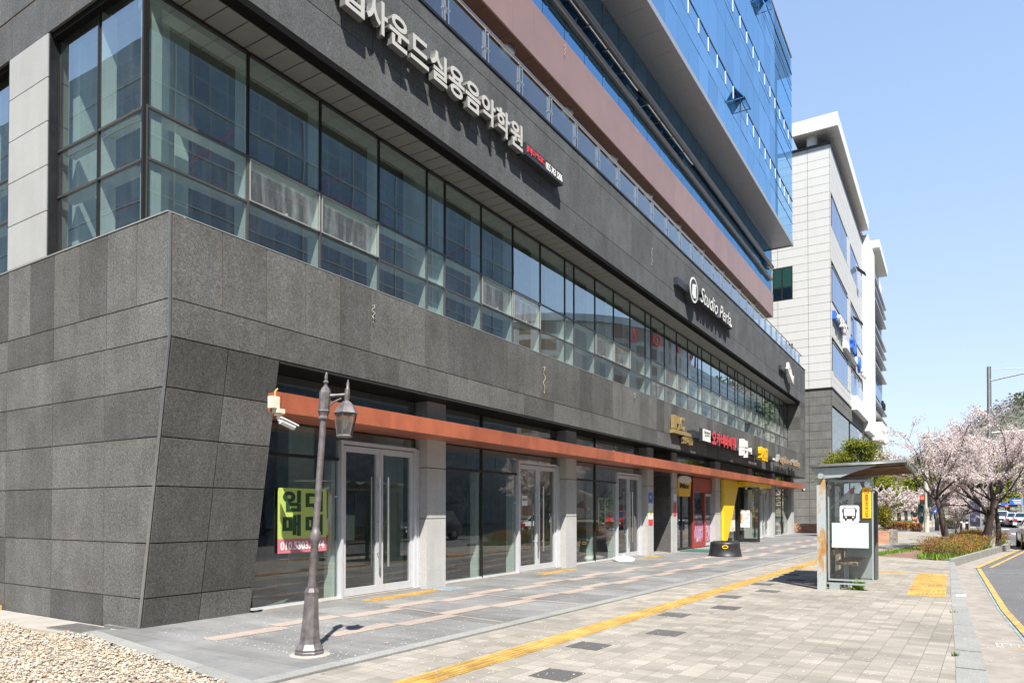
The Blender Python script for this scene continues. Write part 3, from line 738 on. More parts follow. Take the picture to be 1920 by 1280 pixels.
# red restaurant front between the fourth and fifth column
M['red_frame'] = plain('red_frame', (.36,.045,.03), .4, .2, var=.1)
M['black_alu'] = plain('black_aluminium', (.03,.032,.035), .4, .3)
f = MB(); f.box(XG-.05,XG+.05,25.0,25.12,.03,2.75); f.box(XG-.05,XG+.05,27.05,27.18,.03,2.75); f.box(XG-.05,XG+.05,25.13,27.04,2.68,2.75)
f.box(XG-.05,XG+.05,25.13,27.04,.03,.10); f.box(XG-.04,XG+.04,26.05,26.12,.1,2.67)
wd_ = B('black_shop_window', f, M['black_alu'])
p = MB(); p.quad((XG,25.1,.1),(XG,27.1,.1),(XG,27.1,2.7),(XG,25.1,2.7)); obj('pane', p, M['glass_gf'], wd_)
f = MB()
f.box(XG-.05,XG+.10,27.2,27.36,.03,2.82); f.box(XG-.05,XG+.10,30.35,30.6,.03,2.82); f.box(XG-.05,XG+.09,27.361,30.349,2.25,2.82); f.box(XG-.05,XG+.08,27.361,28.80,.03,.22)
f.box(XG-.05,XG+.08,28.8,28.92,.03,2.249)
rf = B('red_shopfront', f, M['red_frame'])
p = MB(); p.quad((XG,27.3,.2),(XG,28.85,.2),(XG,28.85,2.25),(XG,27.3,2.25)); p.quad((XG,28.9,.06),(XG,30.4,.06),(XG,30.4,2.25),(XG,28.9,2.25)); obj('pane', p, M['glass_gf'], rf)
f = MB(); f.box(XG-.02,XG+.05,28.93,29.0,.05,2.2); f.box(XG-.02,XG+.05,30.26,30.34,.05,2.2); f.box(XG-.02,XG+.05,29.0,30.26,2.1,2.2); f.box(XG-.02,XG+.05,29.0,30.26,.05,.16); obj('door_frame', f, M['alu'], rf)
# black glazed door, leaf standing open
f = MB(); f.box(XG-.05,XG+.05,33.9,34.0,.03,2.75); f.box(XG-.05,XG+.05,35.35,35.48,.03,2.75); f.box(XG-.05,XG+.05,34.0,35.35,2.62,2.75); df = B('black_door_frame', f, M['black_alu'])
f = MB(); y_ = 34.05
f.box(XG+.05,XG+.14,y_,y_+.05,.04,2.6); f.box(XG+1.0,XG+1.10,y_,y_+.05,.04,2.6); f.box(XG+.14,XG+1.0,y_,y_+.05,.04,.2); f.box(XG+.14,XG+1.0,y_,y_+.05,2.48,2.6)
do = B('open_black_door', f, M['black_alu'])
p = MB(); p.quad((XG+.14,y_+.02,.2),(XG+1.0,y_+.02,.2),(XG+1.0,y_+.02,2.48),(XG+.14,y_+.02,2.48)); obj('pane', p, M['glass_gf'], do)
f = MB(); f.tube([(XG+.95,y_-.07,.7),(XG+.95,y_-.07,1.9)], .018, 8); obj('handle', f, M['black_alu'], do)
# dark glazing between canopy and soffit for the middle bays
f = MB(); f.box(XG-.05, XG+.02, 24.9, 29.84, 2.84, 2.9); f.box(XG-.05, XG+.02, 30.62, 35.48, 2.84, 2.9)
up = B('upper_shop_window', f, M['frame_dark']); p = MB()
for a, b in ((24.9,27.3),(27.35,29.84),(30.62,33.0),(33.05,35.48)): p.quad((XG,a,2.9),(XG,b,2.9),(XG,b,3.59),(XG,a,3.59))
obj('pane', p, M['glass_gf'], up)
# ground floor interior
m = MB(); m.box(-18, XG-.1, 6.5, 47.5, -.10, .04); B('shop_floor', m, M['in_floor'])
m = MB(); m.box(-18, XG-.1, 6.5, 22.4, 3.4, 3.59); m.box(-18, XG-.1, 24.5, 47.5, 3.4, 3.59); B('shop_ceiling', m, M['in_ceiling'])
m = MB(); m.box(-18.1, -18, 5.1, 47.5, 0, 4.7)
for y in (11.3,): m.box(-18, -9.6, y, y+.1, .04, 3.4)
for y in (16.4,24.45,30.2,35.9,41.3): m.box(-18, XG-.25, y, y+.1, .04, 3.4)
m.box(-18,XG-.06,22.42,22.49,.04,3.4); m.box(-18,-9.3,6.45,6.55,.04,3.4); m.box(-18,XG-.1,47.45,47.7,0,5)
B('shop_partition', m, M['in_wall'])
m = MB(); m.box(-9.6,-9.3,10.3,10.8,.04,3.4); m.box(-10.4,-10.1,8.6,9.2,.04,3.4); m.box(-9.6,-9.3,16.2,16.39,.04,3.4); B('shop_inner_column', m, M['in_col'])

# --- canopy: fascia panels and underside
joints = [6.42,6.55]; y = 8.75-1.13*2+.0
joints = [6.42, 6.52, 8.75, 9.86, 10.99, 12.12, 13.26, 14.41, 15.55]
while joints[-1] < 47: joints.append(joints[-1]+1.14)
joints[-1] = 47.35
m = MB(); mtop = MB()
for a, b in zip(joints, joints[1:]):
    m.box(-7.87, -7.80, a+.008, b-.008, 2.855, 3.13)
    a2 = max(a, 6.73)
    if b > a2 + .1:
        m.box(XG+.05, -7.871, a2+.003, b-.003, 2.86, 2.89); mtop.box(XG+.05, -7.871, a2+.003, b-.003, 3.09, 3.12)
m.box(-7.97, -7.871, 6.43, 6.45, 2.86, 3.12); B('canopy', m, M['canopy']); B('canopy_top', mtop, M['frame_dark'])
# added black sheet: shade of the open void above canopy by the restaurant
m = MB(); m.box(-8.5, -8.42, 30.64, 35.46, 3.125, 3.598); B('dark_void_sheet', m, M['under_soffit'])

# --- terrace, railing, mauve fascia, tower
m = MB(); m.box(-20, -8.61, YL+.3, YE-.1, 10.2, 10.45); B('terrace_floor', m, M['concrete'])
rail = MB(); rail.tube([(-8.27,YL+.1,11.72),(-8.27,49.4,11.72)], .032, 10); rail.tube([(-8.27,49.4,11.72),(-9.6,49.4,11.72)], .032, 10)
ro = B('railing', rail, M['steel'])
y = 6.63
posts = []
while y < 49.6: posts.append(min(y, 49.38)); y += 1.395
for yy in posts:
    p = MB(); 
    for d in (-.055, .055): p.box(-8.31, -8.235, yy+d-.02, yy+d+.02, 10.80, 11.62)
    p.tube([(-8.27,yy,11.60),(-8.27,yy,11.70)], .014, 6)
    p.box(-8.31, -8.22, yy-.10, yy+.10, 11.24, 11.265)
    obj('rail_post', p, M['steel'], ro)
for a, b in zip(posts, posts[1:]):
    p = MB(); p.box(-8.272, -8.262, a+.085, b-.085, 10.86, 11.58); obj('rail_glass', p, M['glass_rail'], ro)
# terrace back wall (set back shop glazing) and brown soffit
m = MB(); y = 6.0
while y < 46.4: m.box(-12.6, -12.5, y+.03, min(y+1.97, 46.6), 10.45, 13.83); y += 2.0
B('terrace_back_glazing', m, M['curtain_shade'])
m = MB(); y = 6.05
while y < 46.7:
    m.box(-12.5, -9.56, y+.006, min(y+1.144, 46.78), 13.84, 13.87); y += 1.15
B('brown_soffit', m, M['brown_soffit'])
m = MB(); y = 6.05
while y < 46.7: m.box(-9.55, -9.5, y+.006, min(y+1.144, 46.8), 13.84, 15.30); y += 1.15
m.box(-12.5,-9.551,46.77,46.8,13.84,15.3); B('mauve_fascia', m, M['mauve'])
m = MB(); m.box(-20, -9.56, 6.2, 46.75, 13.88, 15.28); B('fascia_core', m, M['soffit_seam'])
for k in range(11):
    m = MB(); yy = 8.9+3.42*k; m.lathe(-9.98, yy, [(.0,13.70),(.16,13.70),(.22,13.73),(.24,13.80),(.24,13.839)], 20); lf = B('terrace_light', m, M['steel_dull'])
# blue glazing behind the sun bars
m = MB(); y = 6.29
while y < 46.8:
    ye = min(y+1.34, 46.9)
    for z0, z1 in ((15.31,16.0),(16.0,16.9),(16.9,18.22)): m.box(-9.63, -9.60, y+.012, ye-.012, z0+.01, z1-.01)
    y += 1.34
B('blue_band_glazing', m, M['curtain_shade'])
m = MB(); m.box(-20, -9.64, 6.3, 40.5, 15.3, 18.2); B('band_core', m, M['soffit_seam'])
m = MB(); m.box(-9.59, -9.52, 6.3, 46.3, 16.05, 16.18); m.tube([(-9.50,6.3,16.12),(-9.50,46.3,16.12)], .085, 12)
B('lower_sun_bar', m, M['fin'])
m = MB(); m.tube([(-9.47,6.3,16.92),(-9.47,46.4,16.92)], .125, 14); m.box(-9.59,-9.47,6.3,46.3,16.88,16.96); B('upper_sun_bar', m, M['fin'])
for a, b in ((16.6,22.6),(24.2,28.6),(44.3,45.2)):     # open top-hung sashes between the bars
    y = a
    while y < b:
        m = MB(); m.hexa([(-9.56,y+.03,16.70),(-9.53,y+.03,16.70),(-9.53,y+1.28,16.70),(-9.56,y+1.28,16.70),(-9.26,y+.03,16.30),(-9.23,y+.03,16.32),(-9.23,y+1.28,16.32),(-9.26,y+1.28,16.30)])
        m.box(-9.59,-9.28,y+.05,y+.08,16.32,16.35); B('open_sash', m, M['steel']); y += 1.34
# tower above
YT = 46.9
m = MB(); y = 6.3
while y < YT-.1:
    m.box(-9.75, -8.42, y+.006, min(y+1.304, YT-.03), 18.25, 18.29); y += 1.31
B('tower_soffit', m, M['tower_soffit'])
m = MB(); m.box(-8.42, -8.28, 6, YT+.02, 18.18, 18.40); m.box(-9.8, -8.421, YT-.03, YT+.02, 18.20, 18.40); m.box(-8.40,-8.29,6,YT,30.2,30.34); B('tower_edge_trim', m, M['tower_soffit'])
m = MB(); m.box(-22, -8.36, 6, 42.6, 18.31, 30.1); m.box(-22,-8.4,42.6,YT-.1,29.0,30.1); m.box(-22,-14,42.6,YT-.2,18.3,29); B('tower_core', m, M['soffit_seam'])
lev = [18.41, 19.62, 20.38, 21.02, 23.05, 24.10, 24.42, 25.08, 27.1, 28.1, 28.45, 29.12, 30.2]
m = MB(); mt = MB(); fins = MB()
y = 6.37; k = 0
while y < YT-.2:
    ye = min(y+1.31, YT)
    for z0, z1 in zip(lev, lev[1:]):
        tilt = rnd.uniform(-.006,.006); t2 = rnd.uniform(-.006,.006)
        tgt = m if ye < 42.9 else mt
        if tgt is mt: mt.quad((-8.33,y+.012,z0+.012),(-8.33,ye-.012,z0+.012),(-8.33,ye-.012,z1-.012),(-8.33,y+.012,z1-.012)); continue
        tgt.hexa([(-8.35,y+.012,z0+.012),(-8.32+tilt,y+.012,z0+.012),(-8.32+t2,ye-.012,z0+.012),(-8.35,ye-.012,z0+.012),
               (-8.35,y+.012,z1-.012),(-8.32-tilt,y+.012,z1-.012),(-8.32-t2,ye-.012,z1-.012),(-8.35,ye-.012,z1-.012)])
    for z0, z1 in ((20.42,21.0),(24.46,25.05)):
        fb = MB(); fb.box(-8.325,-8.295, y-.014, y+.014, z0, z1); B('stub_fin', fb, M['white_paint'])
    y += 1.31; k += 1
# end face (clear) of the corner room
x = -8.36
while x > -13.5:
    for z0, z1 in zip(lev, lev[1:]): mt.quad((x-1.29,YT,z0+.012),(x-.01,YT,z0+.012),(x-.01,YT,z1-.012),(x-1.29,YT,z1-.012))
    x -= 1.31
B('tower_glazing', m, M['curtain']); B('tower_corner_glazing', mt, M['glass_tower'])
m = MB()
for z in (21.05, 25.11, 29.15): m.box(-8.36, -8.305, 6, YT, z-.035, z+.035)
for z in (20.38, 24.42, 28.45, 19.62, 23.05, 24.10, 27.1, 28.1): m.box(-8.35, -8.318, 6, YT, z-.010, z+.010)
B('tower_joint_lines', m, M['black_trim'])
m = MB(); y = 6.37
while y < 42.8: m.box(-8.352, -8.328, y-.013, y+.013, 18.41, 30.2); y += 1.31
B('tower_vertical_seams', m, plain('pale_blue_seal', (.30,.42,.55), .4, .3))
for yy, zz in ((32.79,20.40),(37.9,28.3)):
    m = MB(); p = MB()
    m.hexa([(-8.30,yy,zz+.62),(-8.27,yy,zz+.66),(-8.27,yy+1.28,zz+.66),(-8.30,yy+1.28,zz+.62),(-7.90,yy,zz+.10),(-7.87,yy,zz+.12),(-7.87,yy+1.28,zz+.12),(-7.90,yy+1.28,zz+.10)])
    m.box(-8.3,-7.9,yy+.05,yy+.09,zz+.1,zz+.13); m.box(-8.3,-7.9,yy+1.18,yy+1.22,zz+.1,zz+.13)
    B('open_tower_window', m, M['curtain'])
# ================================================================ SIGNS ON THE FACADE
def PX_(px, py, X): r = ray(px, py); t = X / r.x; return Vector((X, r.y*t, EYE + r.z*t))
M['letter_white'] = plain('sign_letter_face', (.74,.73,.68), .5, var=.03)
M['letter_grey'] = plain('grey_letter_face', (.50,.49,.45), .5, var=.03)
M['letter_side'] = plain('sign_letter_side', (.26,.26,.25), .4, .5)
M['sign_box'] = plain('sign_box', (.035,.04,.048), .45, .2)
M['sign_red'] = plain('sign_red', (.62,.05,.06), .45, var=.05)
M['sign_gold'] = plain('sign_gold', (.55,.40,.17), .35, .6, var=.1)
M['sign_yellow'] = plain('sign_yellow', (.80,.50,.01), .5, var=.05)
M['sign_blue'] = plain('sign_blue', (.03,.14,.55), .5, var=.05)
M['sign_bronze'] = plain('sign_bronze', (.60,.33,.12), .5, .1, var=.05)
M['sign_black'] = plain('sign_black', (.015,.015,.015), .5)
def face_side(mb, axis_x=True):
    """second material on faces that do not look along the sign's normal"""
    for i, f in enumerate(mb.f):
        a, b, c = (Vector(mb.v[f[k]]) for k in (0,1,2)); n = (b-a).cross(c-a)
        if n.length > 0 and abs(n.normalized().x if axis_x else n.normalized().y) < .5: mb.m[i] = 1
    return mb
# music academy
s1 = thing('wall_sign', 'large grey channel letter sign of a music academy on the upper band', 'sign', (XF, 7.7, 9.3))
chars = '립사운드실용음악학원'
for i, ch in enumerate(chars):
    mb = on_street(text_mb(ch, .5, .12, .012, width=.50, height=.56 if ch not in '드' else .46), -7.95, 7.70+.545*i, 9.34 if ch != '드' else 9.38)
    obj('letter', face_side(mb), [M['letter_grey'], M['letter_side']], s1)
m = MB(); m.box(XF+.003, -8.02, 7.72, 13.1, 9.48, 9.56); m.box(XF+.003, -8.02, 7.72, 13.1, 9.68, 9.76); obj('mounting_rail', m, M['sign_box'], s1)
m = MB(); m.box(XF+.003, -7.88, 13.19, 14.98, 9.35, 9.62); obj('strip_box', m, M['sign_box'], s1)
obj('strip_text', on_street(text_mb('JINJU MUSIC', .15, .01, .001, width=.80, height=.17), -7.872, 13.24, 9.41), M['sign_red'], s1)
obj('strip_number', on_street(text_mb('055 763 3206', .15, .01, .001, width=.80, height=.17), -7.872, 14.12, 9.40), M['letter_white'], s1)
# Studio Perla
s2 = thing('wall_sign', 'white script sign reading Studio Perla with a round logo', 'sign', (XF, 23.6, 9.3))
m = MB(); m.box(XF+.003, -7.93, 23.55, 30.7, 9.32, 9.58); obj('sign_box', m, M['sign_box'], s2)
m = MB(); n0 = 28
def disc(mb, X0, X1, yc, zc, r, n=28, mi=0): mb.prism([(yc+r*math.cos(2*math.pi*k/n), zc+r*math.sin(2*math.pi*k/n)) for k in range(n)], X0, X1, 'x', mi)
disc(m, XF+.02, -7.84, 25.05, 9.50, .46, mi=1); disc(m, -7.8395, -7.830, 25.05, 9.5, .46, mi=0); disc(m, -7.8295, -7.826, 25.05, 9.5, .39, mi=1)
m.prism([(24.80,9.30),(25.00,9.18),(25.28,9.25),(25.24,9.55),(25.30,9.74),(25.05,9.72),(24.86,9.66)], -7.8255, -7.820, 'x', 0); obj('round_logo', m, [M['letter_white'], M['sign_box']], s2)
mb = on_street(text_mb('Studio', .7, .10, .002, shear=.35, width=2.3, height=.58), -7.87, 25.8, 9.28); obj('letters', face_side(mb), [M['letter_white'], M['sign_box']], s2)
mb = on_street(text_mb('Perla', .7, .10, .002, shear=.35, width=1.7, height=.54), -7.87, 28.35, 9.28); obj('letters', face_side(mb), [M['letter_white'], M['sign_box']], s2)
obj('small_text', on_street(text_mb('055.746.0822', .12, .01, .003, width=.75, height=.12), -7.925, 29.85, 9.38), M['letter_white'], s2)
# white emblem at the far end
s3 = thing('wall_sign', 'white cut out emblem sign at the far end of the upper band', 'sign', (XF, 42, 9.2))
m = MB(); m.box(XF+.003, -7.95, 41.1, 42.7, 9.38, 9.62); obj('sign_box', m, M['sign_box'], s3)
m = MB(); m.prism([(42.3,9.62),(42.55,9.80),(42.6,10.02),(42.85,9.86),(43.3,9.72),(43.7,9.42),(44.2,9.50),(44.0,9.25),(44.1,8.98),(43.7,9.05),(43.2,9.2),(42.8,9.32),(42.5,9.5)], -7.93, -7.80, 'x')
obj('emblem', m, M['letter_white'], s3)
m = MB(); m.prism([(42.75,9.62),(42.95,9.66),(42.95,9.74),(42.8,9.74)], -7.799, -7.795, 'x'); m.prism([(43.85,9.12),(43.98,9.1),(43.98,9.18)], -7.799, -7.795, 'x'); obj('emblem_spot', m, M['sign_black'], s3)
# gold letters
s4 = thing('wall_sign', 'gold letter sign IHC above a gold bar, on the lower granite band', 'sign', (XF, 23.1, 4))
obj('letters', on_street(text_mb('IHC', .5, .12, .015, width=1.15, height=.47), -7.99, 23.12, 4.30), M['sign_gold'], s4)
m = MB(); m.box(XF+.003, -7.93, 23.12, 25.25, 4.15, 4.28); obj('gold_bar', m, M['sign_gold'], s4)
obj('small_letters', on_street(text_mb('연육갈', .25, .10, .01, width=1.15, height=.26), -7.99, 24.1, 3.87), M['sign_gold'], s4)
# red barbecue sign
s5 = thing('wall_sign', 'red Korean letter sign with a white logo box above the restaurant', 'sign', (XF, 25, 4))
m = MB(); m.box(XF+.003, -7.88, 25.0, 31.05, 4.17, 4.42); obj('sign_box', m, M['sign_box'], s5)
m = MB(); m.box(XF+.2, -7.76, 25.78, 26.76, 4.08, 4.56, 1); m.box(-7.7595, -7.745, 25.80, 26.74, 4.10, 4.54, 0); obj('logo_box', m, [M['letter_white'], M['sign_box']], s5)
m = MB(); disc(m, -7.7445, -7.740, 26.05, 4.30, .05, 12, 0); m.box(-7.7445,-7.741,26.12,26.6,4.30,4.33,1); obj('logo_mark', m, [M['sign_red'], M['sign_black']], s5)
obj('logo_text', on_street(text_mb('OKANE', .12, .004, .002, width=.7, height=.1), -7.742, 25.92, 4.37), M['sign_black'], s5)
for i, ch in enumerate('오카네바베큐'):
    mb = on_street(text_mb(ch, .5, .14, .028, width=.58, height=.52), -7.80, 26.90+.605*i, 4.06); obj('letter', face_side(mb), [M['sign_red'], M['sign_box']], s5)
m = MB(); m.box(-7.879, -7.87, 30.55, 31.0, 4.24, 4.36); obj('small_plate', m, M['letter_white'], s5)
# white letter sign with grey bar and yellow letters
s6 = thing('wall_sign', 'white block letter sign on a grey bar, right of the red letters', 'sign', (XF, 31.4, 4))
m = MB(); m.box(XF+.003, -7.86, 31.15, 35.1, 4.12, 4.40); obj('sign_bar', m, M['sign_box'], s6)
m = MB()
m.box(-7.86,-7.70,31.50,31.86,4.30,4.66); m.box(-7.86,-7.70,31.98,32.40,4.34,4.62); m.box(-7.86,-7.69,31.45,33.1,4.16,4.27); m.box(-7.86,-7.70,31.45,31.85,3.93,4.15)
m.prism([(32.05,3.88),(32.40,3.88),(32.40,4.15),(32.22,4.15)], -7.86, -7.70, 'x'); m.box(-7.86,-7.70,33.0,33.15,4.08,4.36)
obj('block_letter', m, M['letter_white'], s6)
obj('small_letters', on_street(text_mb('맥주 & 치킨', .14, .03, .006, width=1.6, height=.13), -8.06, 33.95, 3.72), M['letter_white'], s6)
s7 = thing('wall_sign', 'stacked yellow Korean letters at the right end of the grey bar', 'sign', (XF, 35.2, 4))
for i, (ch, yy, zz) in enumerate((('노',35.12,4.28),('랑',35.85,4.27),('통',35.12,3.95),('닭',35.85,3.95))):
    mb = on_street(text_mb(ch, .4, .18, .035, width=.70, height=.32), -7.80, yy, zz); obj('letter', mb, M['sign_yellow'], s7)
s8 = thing('wall_sign', 'bronze letter sign reading Angel-in-us Coffee, at the far end of the lower band', 'sign', (XF, 37.6, 4))
m = MB(); m.box(XF+.003, -7.82, 37.6, 38.85, 4.10, 4.30); obj('sign_box', m, M['sign_box'], s8)
m = MB(); m.box(-7.8195, -7.81, 38.15, 38.75, 4.15, 4.25); obj('small_plate', m, M['letter_white'], s8)
mb = on_street(text_mb('Angel-in-us Coffee', .5, .16, .004, width=6.3, height=.52), -7.82, 39.2, 4.00); obj('letters', face_side(mb), [M['sign_bronze'], M['letter_side']], s8)

# ---- posters / for-lease sheets
M['lease_green'] = plain('lease_green', (.44,.55,.12), .6, var=.06, nscale=2)
M['lease_pink'] = plain('lease_pink', (.56,.16,.20), .6, var=.08)
M['paper'] = plain('paper', (.74,.74,.72), .7, var=.03)
M['ink_green'] = plain('ink_dark_green', (.012,.05,.02), .6)
M['ink_red'] = plain('ink_red', (.60,.05,.03), .6)
M['orange_yellow'] = plain('orange_yellow', (.85,.46,.02), .5, var=.05)
def poster(X, y0, y1, z0, z1, lab, t=.004):
    p = thing('lease_poster', lab, 'poster', (X, y0, z0), 'lease posters on the shop glass')
    H = z1-z0; W = y1-y0; zb = z0+H*.22
    m = MB(); m.box(X-t, X, y0, y1, zb, z1); obj('upper_sheet', m, M['lease_green'], p)
    m = MB(); m.box(X-t, X, y0, y1, z0, zb-.001); obj('lower_sheet', m, M['lease_pink'], p)
    for ch, i, j in (('임',0,1),('대',1,1),('매',0,0),('매',1,0)):
        mb = on_street(text_mb(ch, .3, .003, .014, width=W*.36, height=H*.33), X+.003, y0+W*(.09+.46*i), zb+H*(.04+.375*j)); obj('letter', mb, M['ink_green'], p)
    mb = on_street(text_mb('010.5303.5574', .1, .003, .003, width=W*.9, height=H*.13), X+.003, y0+W*.05, z0+H*.045); obj('phone_number', mb, M['paper'], p)
poster(-8.64, 7.16, 8.14, .85, 1.85, 'yellow green lease poster with phone number, on the glass left of the nearest double door')
poster(-8.715, 18.72, 19.68, .88, 1.88, 'yellow green lease poster behind the glass of the third shop')
m = MB(); m.box(XG+.003, XG+.006, 14.36, 14.62, 1.62, 1.86); o = tag(obj('paper_notice', m, M['paper']), 'white paper notice taped on the second double door', 'notice')
obj('notice_text', on_street(text_mb('임대문의', .05, .002, .001, width=.2, height=.05), XG+.008, 14.39, 1.74), M['sign_black'], o)
m = MB(); m.box(-9.45,-9.44,9.15,9.25,1.32,1.78); o = tag(obj('notice_strip', m, M['orange_yellow']), 'orange strip notice inside the shop behind the nearest glass door', 'notice')
m = MB(); m.box(-9.5,-9.45,9.25,9.6,.95,1.42); tag(obj('meter_box', m, M['in_col']), 'pale box on the inner wall behind the nearest glass door', 'box')
m = MB(); m.box(XC+.001, XC+.010, 22.05, 22.40, 1.78, 2.10); o = tag(obj('wall_plaque', m, M['sign_blue']), 'blue number plaque above the white sticker on the third column', 'plaque')
obj('plaque_number', on_street(text_mb('10', .1, .002, .003, width=.14, height=.1), XC+.012, 22.13, 1.90), M['paper'], o)
m = MB(); m.box(XC+.001, XC+.006, 22.03, 22.42, 1.22, 1.74, 0); m.box(XC+.001, XC+.006, 22.03, 22.42, 1.02, 1.219, 1); disc(m, XC+.0061, XC+.009, 22.22, 1.42, .09, 14, 2)
tag(obj('notice_sticker', m, [M['paper'], M['sign_red'], M['sign_yellow']]), 'white and red sticker below the blue plaque on the third column', 'sticker')
m = MB(); m.box(XC+.001, XC+.006, 24.5, 24.8, 1.85, 2.1, 0); m.box(XC+.001, XC+.006, 24.5, 24.8, 1.30, 1.80, 1); tag(obj('notice_sticker', m, [M['paper'], M['sign_red']]), 'red and white stickers on the column left of the beer sign', 'sticker')
# beer cup sign
bs = thing('beer_sign', 'orange beer cup shaped sign with white foam and black word Max', 'sign', (-8.45, 25.0, 2.05))
m = MB(); m.prism([(25.0,2.62),(25.02,2.35),(25.15,2.04),(26.4,2.04),(26.5,2.35),(26.55,2.62)], -8.52, -8.44, 'x'); obj('cup_body', m, M['orange_yellow'], bs)
m = MB(); m.prism([(25.0,2.625),(25.2,2.55),(25.5,2.50),(25.9,2.56),(26.2,2.52),(26.55,2.625),(26.5,2.76),(26.0,2.81),(25.5,2.80),(25.1,2.74)], -8.53, -8.43, 'x'); obj('foam', m, M['letter_white'], bs)
obj('letters', on_street(text_mb('Max', .3, .01, .012, shear=.2, width=1.15, height=.2), -8.424, 25.15, 2.33), M['sign_black'], bs)
# yellow portal
m = MB(); m.prism([(30.64,.02),(31.05,.02),(33.1,2.62),(38.2,2.62),(38.2,2.85),(30.64,2.85)], -8.42, -8.30, 'x'); m.box(-8.30,-7.90,32.9,38.2,2.66,2.84)
tag(obj('yellow_portal', m, plain('yellow_panel', (.78,.52,.008), .45, var=.03)), 'bright yellow slanted entrance panel under the canopy', 'entrance frame')
for k, yy in enumerate((33.6,34.6,35.6)):
    m = MB(); m.tube([(-8.15,yy,2.66),(-8.15,yy,2.60)], .02, 8); m.tube([(-8.15,yy,2.60),(-8.05,yy-.08,2.52)], .05, 10); tag(obj('spot_light', m, M['steel_dull']), ('left','middle','right')[k]+' small spot light under the yellow entrance panel', 'lamp', 'spot lights under the yellow panel')
# printed films on the restaurant front
def film(name, cols_, sc_, seed=0):
    m, nt, b = newmat(name); v = coords(nt); n = N(nt, 'ShaderNodeTexNoise'); n.inputs['Scale'].default_value = sc_; n.inputs['Detail'].default_value = 4; n.inputs['Distortion'].default_value = 1.2
    nt.links.new(v, n.inputs['Vector']); r = ramp(nt, n.outputs['Fac'], cols_); nt.links.new(r.outputs[0], b.inputs['Base Color']); b.inputs['Roughness'].default_value = .5; return m
M['meat'] = film('meat_photo', [(.3,(.05,.015,.03)),(.42,(.35,.06,.10)),(.5,(.55,.35,.45)),(.58,(.28,.16,.30)),(.7,(.75,.70,.72))], 3.5)
M['food'] = film('food_photo', [(.3,(.75,.74,.70)),(.52,(.78,.76,.70)),(.58,(.60,.22,.04)),(.68,(.35,.10,.02)),(.8,(.15,.3,.06))], 5)
M['film_dark'] = plain('film_dark', (.05,.04,.04), .5)
for a, b, lab in ((27.4,28.78,'meat photo film on the lower glass of the red shopfront, left pane'),(29.02,30.24,'meat photo film on the red shopfront door, right pane')):
    t_ = thing('window_film', lab, 'poster', (XG+.01, a, .2))
    m = MB(); m.box(XG+.004, XG+.008, a, b, .24, 1.10); obj('photo', m, M['meat'], t_)
    m = MB(); m.box(XG+.004, XG+.008, a, b, 1.101, 1.38); obj('band', m, M['film_dark'], t_)
    obj('letters', on_street(text_mb('숯불구이', .1, .002, .003, width=(b-a)*.75, height=.13), XG+.010, a+.15, 1.19), M['paper'], t_)
for X_, a, b, z0, z1, mt_, lab in ((-8.6,31.9,32.6,.45,1.15,'menu_green','green food poster in the window beside the yellow panel'),(-8.6,32.7,33.6,.55,1.6,'food','white food poster in the window left of the black door')):
    if mt_ == 'menu_green': M['menu_green'] = film('menu_green', [(.3,(.02,.28,.12)),(.5,(.03,.33,.15)),(.6,(.4,.15,.03)),(.7,(.6,.5,.2))], 4)
    m = MB(); m.box(X_, X_+.005, a, b, z0, z1); tag(obj('food_poster', m, M[mt_]), lab, 'poster')
m = MB(); m.box(-8.45,-8.02,34.02,34.03,.72,1.52); tag(obj('food_poster', m, M['food']), 'white food poster on the open black glass door', 'poster')
for (px, py, lab) in ((631,931,'small blue and white sticker on the glass left of the nearest double door'),(966,942,'small blue and white sticker on the glass left of the second double door')):
    P = PX_(px, py, XG+.004); m = MB(); m.box(XG+.002, XG+.005, P.y-.045, P.y+.045, P.z-.012, P.z+.02); tag(obj('glass_sticker', m, plain('blue_white_sticker', (.3,.5,.62), .5, var=.3, nscale=40)), lab, 'sticker')
# CCTV
c1 = thing('security_camera', 'white bullet camera with cream junction box at the left end of the canopy', 'security camera', (-7.85, 6.45, 2.9))
M['cream'] = plain('cream_plastic', (.66,.62,.50), .5); M['white_plastic'] = plain('white_plastic', (.74,.74,.73), .4, var=.04)
q_ = PX_(514, 755, -7.82)
m = MB(); m.box(-7.86,-7.76, q_.y-.075, q_.y+.045, q_.z-.075, q_.z+.085); obj('junction_box', m, M['cream'], c1)
m = MB(); m.tube([(-7.8,q_.y,q_.z+.085),(-7.81,q_.y+.01,q_.z+.16),(-7.81,q_.y+.05,q_.z+.2)], .012, 6); obj('cable', m, plain('yellowed_cable', (.5,.33,.1), .7), c1)
m = MB(); m.box(-7.86,-7.74,q_.y+.0,q_.y+.12,q_.z-.135,q_.z-.078); m.tube([(-7.8,q_.y+.06,q_.z-.135),(-7.8,q_.y+.06,q_.z-.17)], .045, 12); obj('bracket', m, M['cream'], c1)
m = MB(); m.tube([(-7.8,q_.y+.06,q_.z-.17),(-7.8,q_.y+.065,q_.z-.23),(-7.79,q_.y+.09,q_.z-.25)], .022, 8)
m.tube([(-7.79,q_.y+.08,q_.z-.235),(-7.77,q_.y+.30,q_.z-.305)], .045, 12); m.hexa([(-7.85,q_.y+.06,q_.z-.20),(-7.73,q_.y+.06,q_.z-.20),(-7.71,q_.y+.34,q_.z-.29),(-7.83,q_.y+.34,q_.z-.29),(-7.84,q_.y+.06,q_.z-.185),(-7.74,q_.y+.06,q_.z-.185),(-7.72,q_.y+.34,q_.z-.272),(-7.82,q_.y+.34,q_.z-.272)])
obj('camera_body', m, M['white_plastic'], c1)
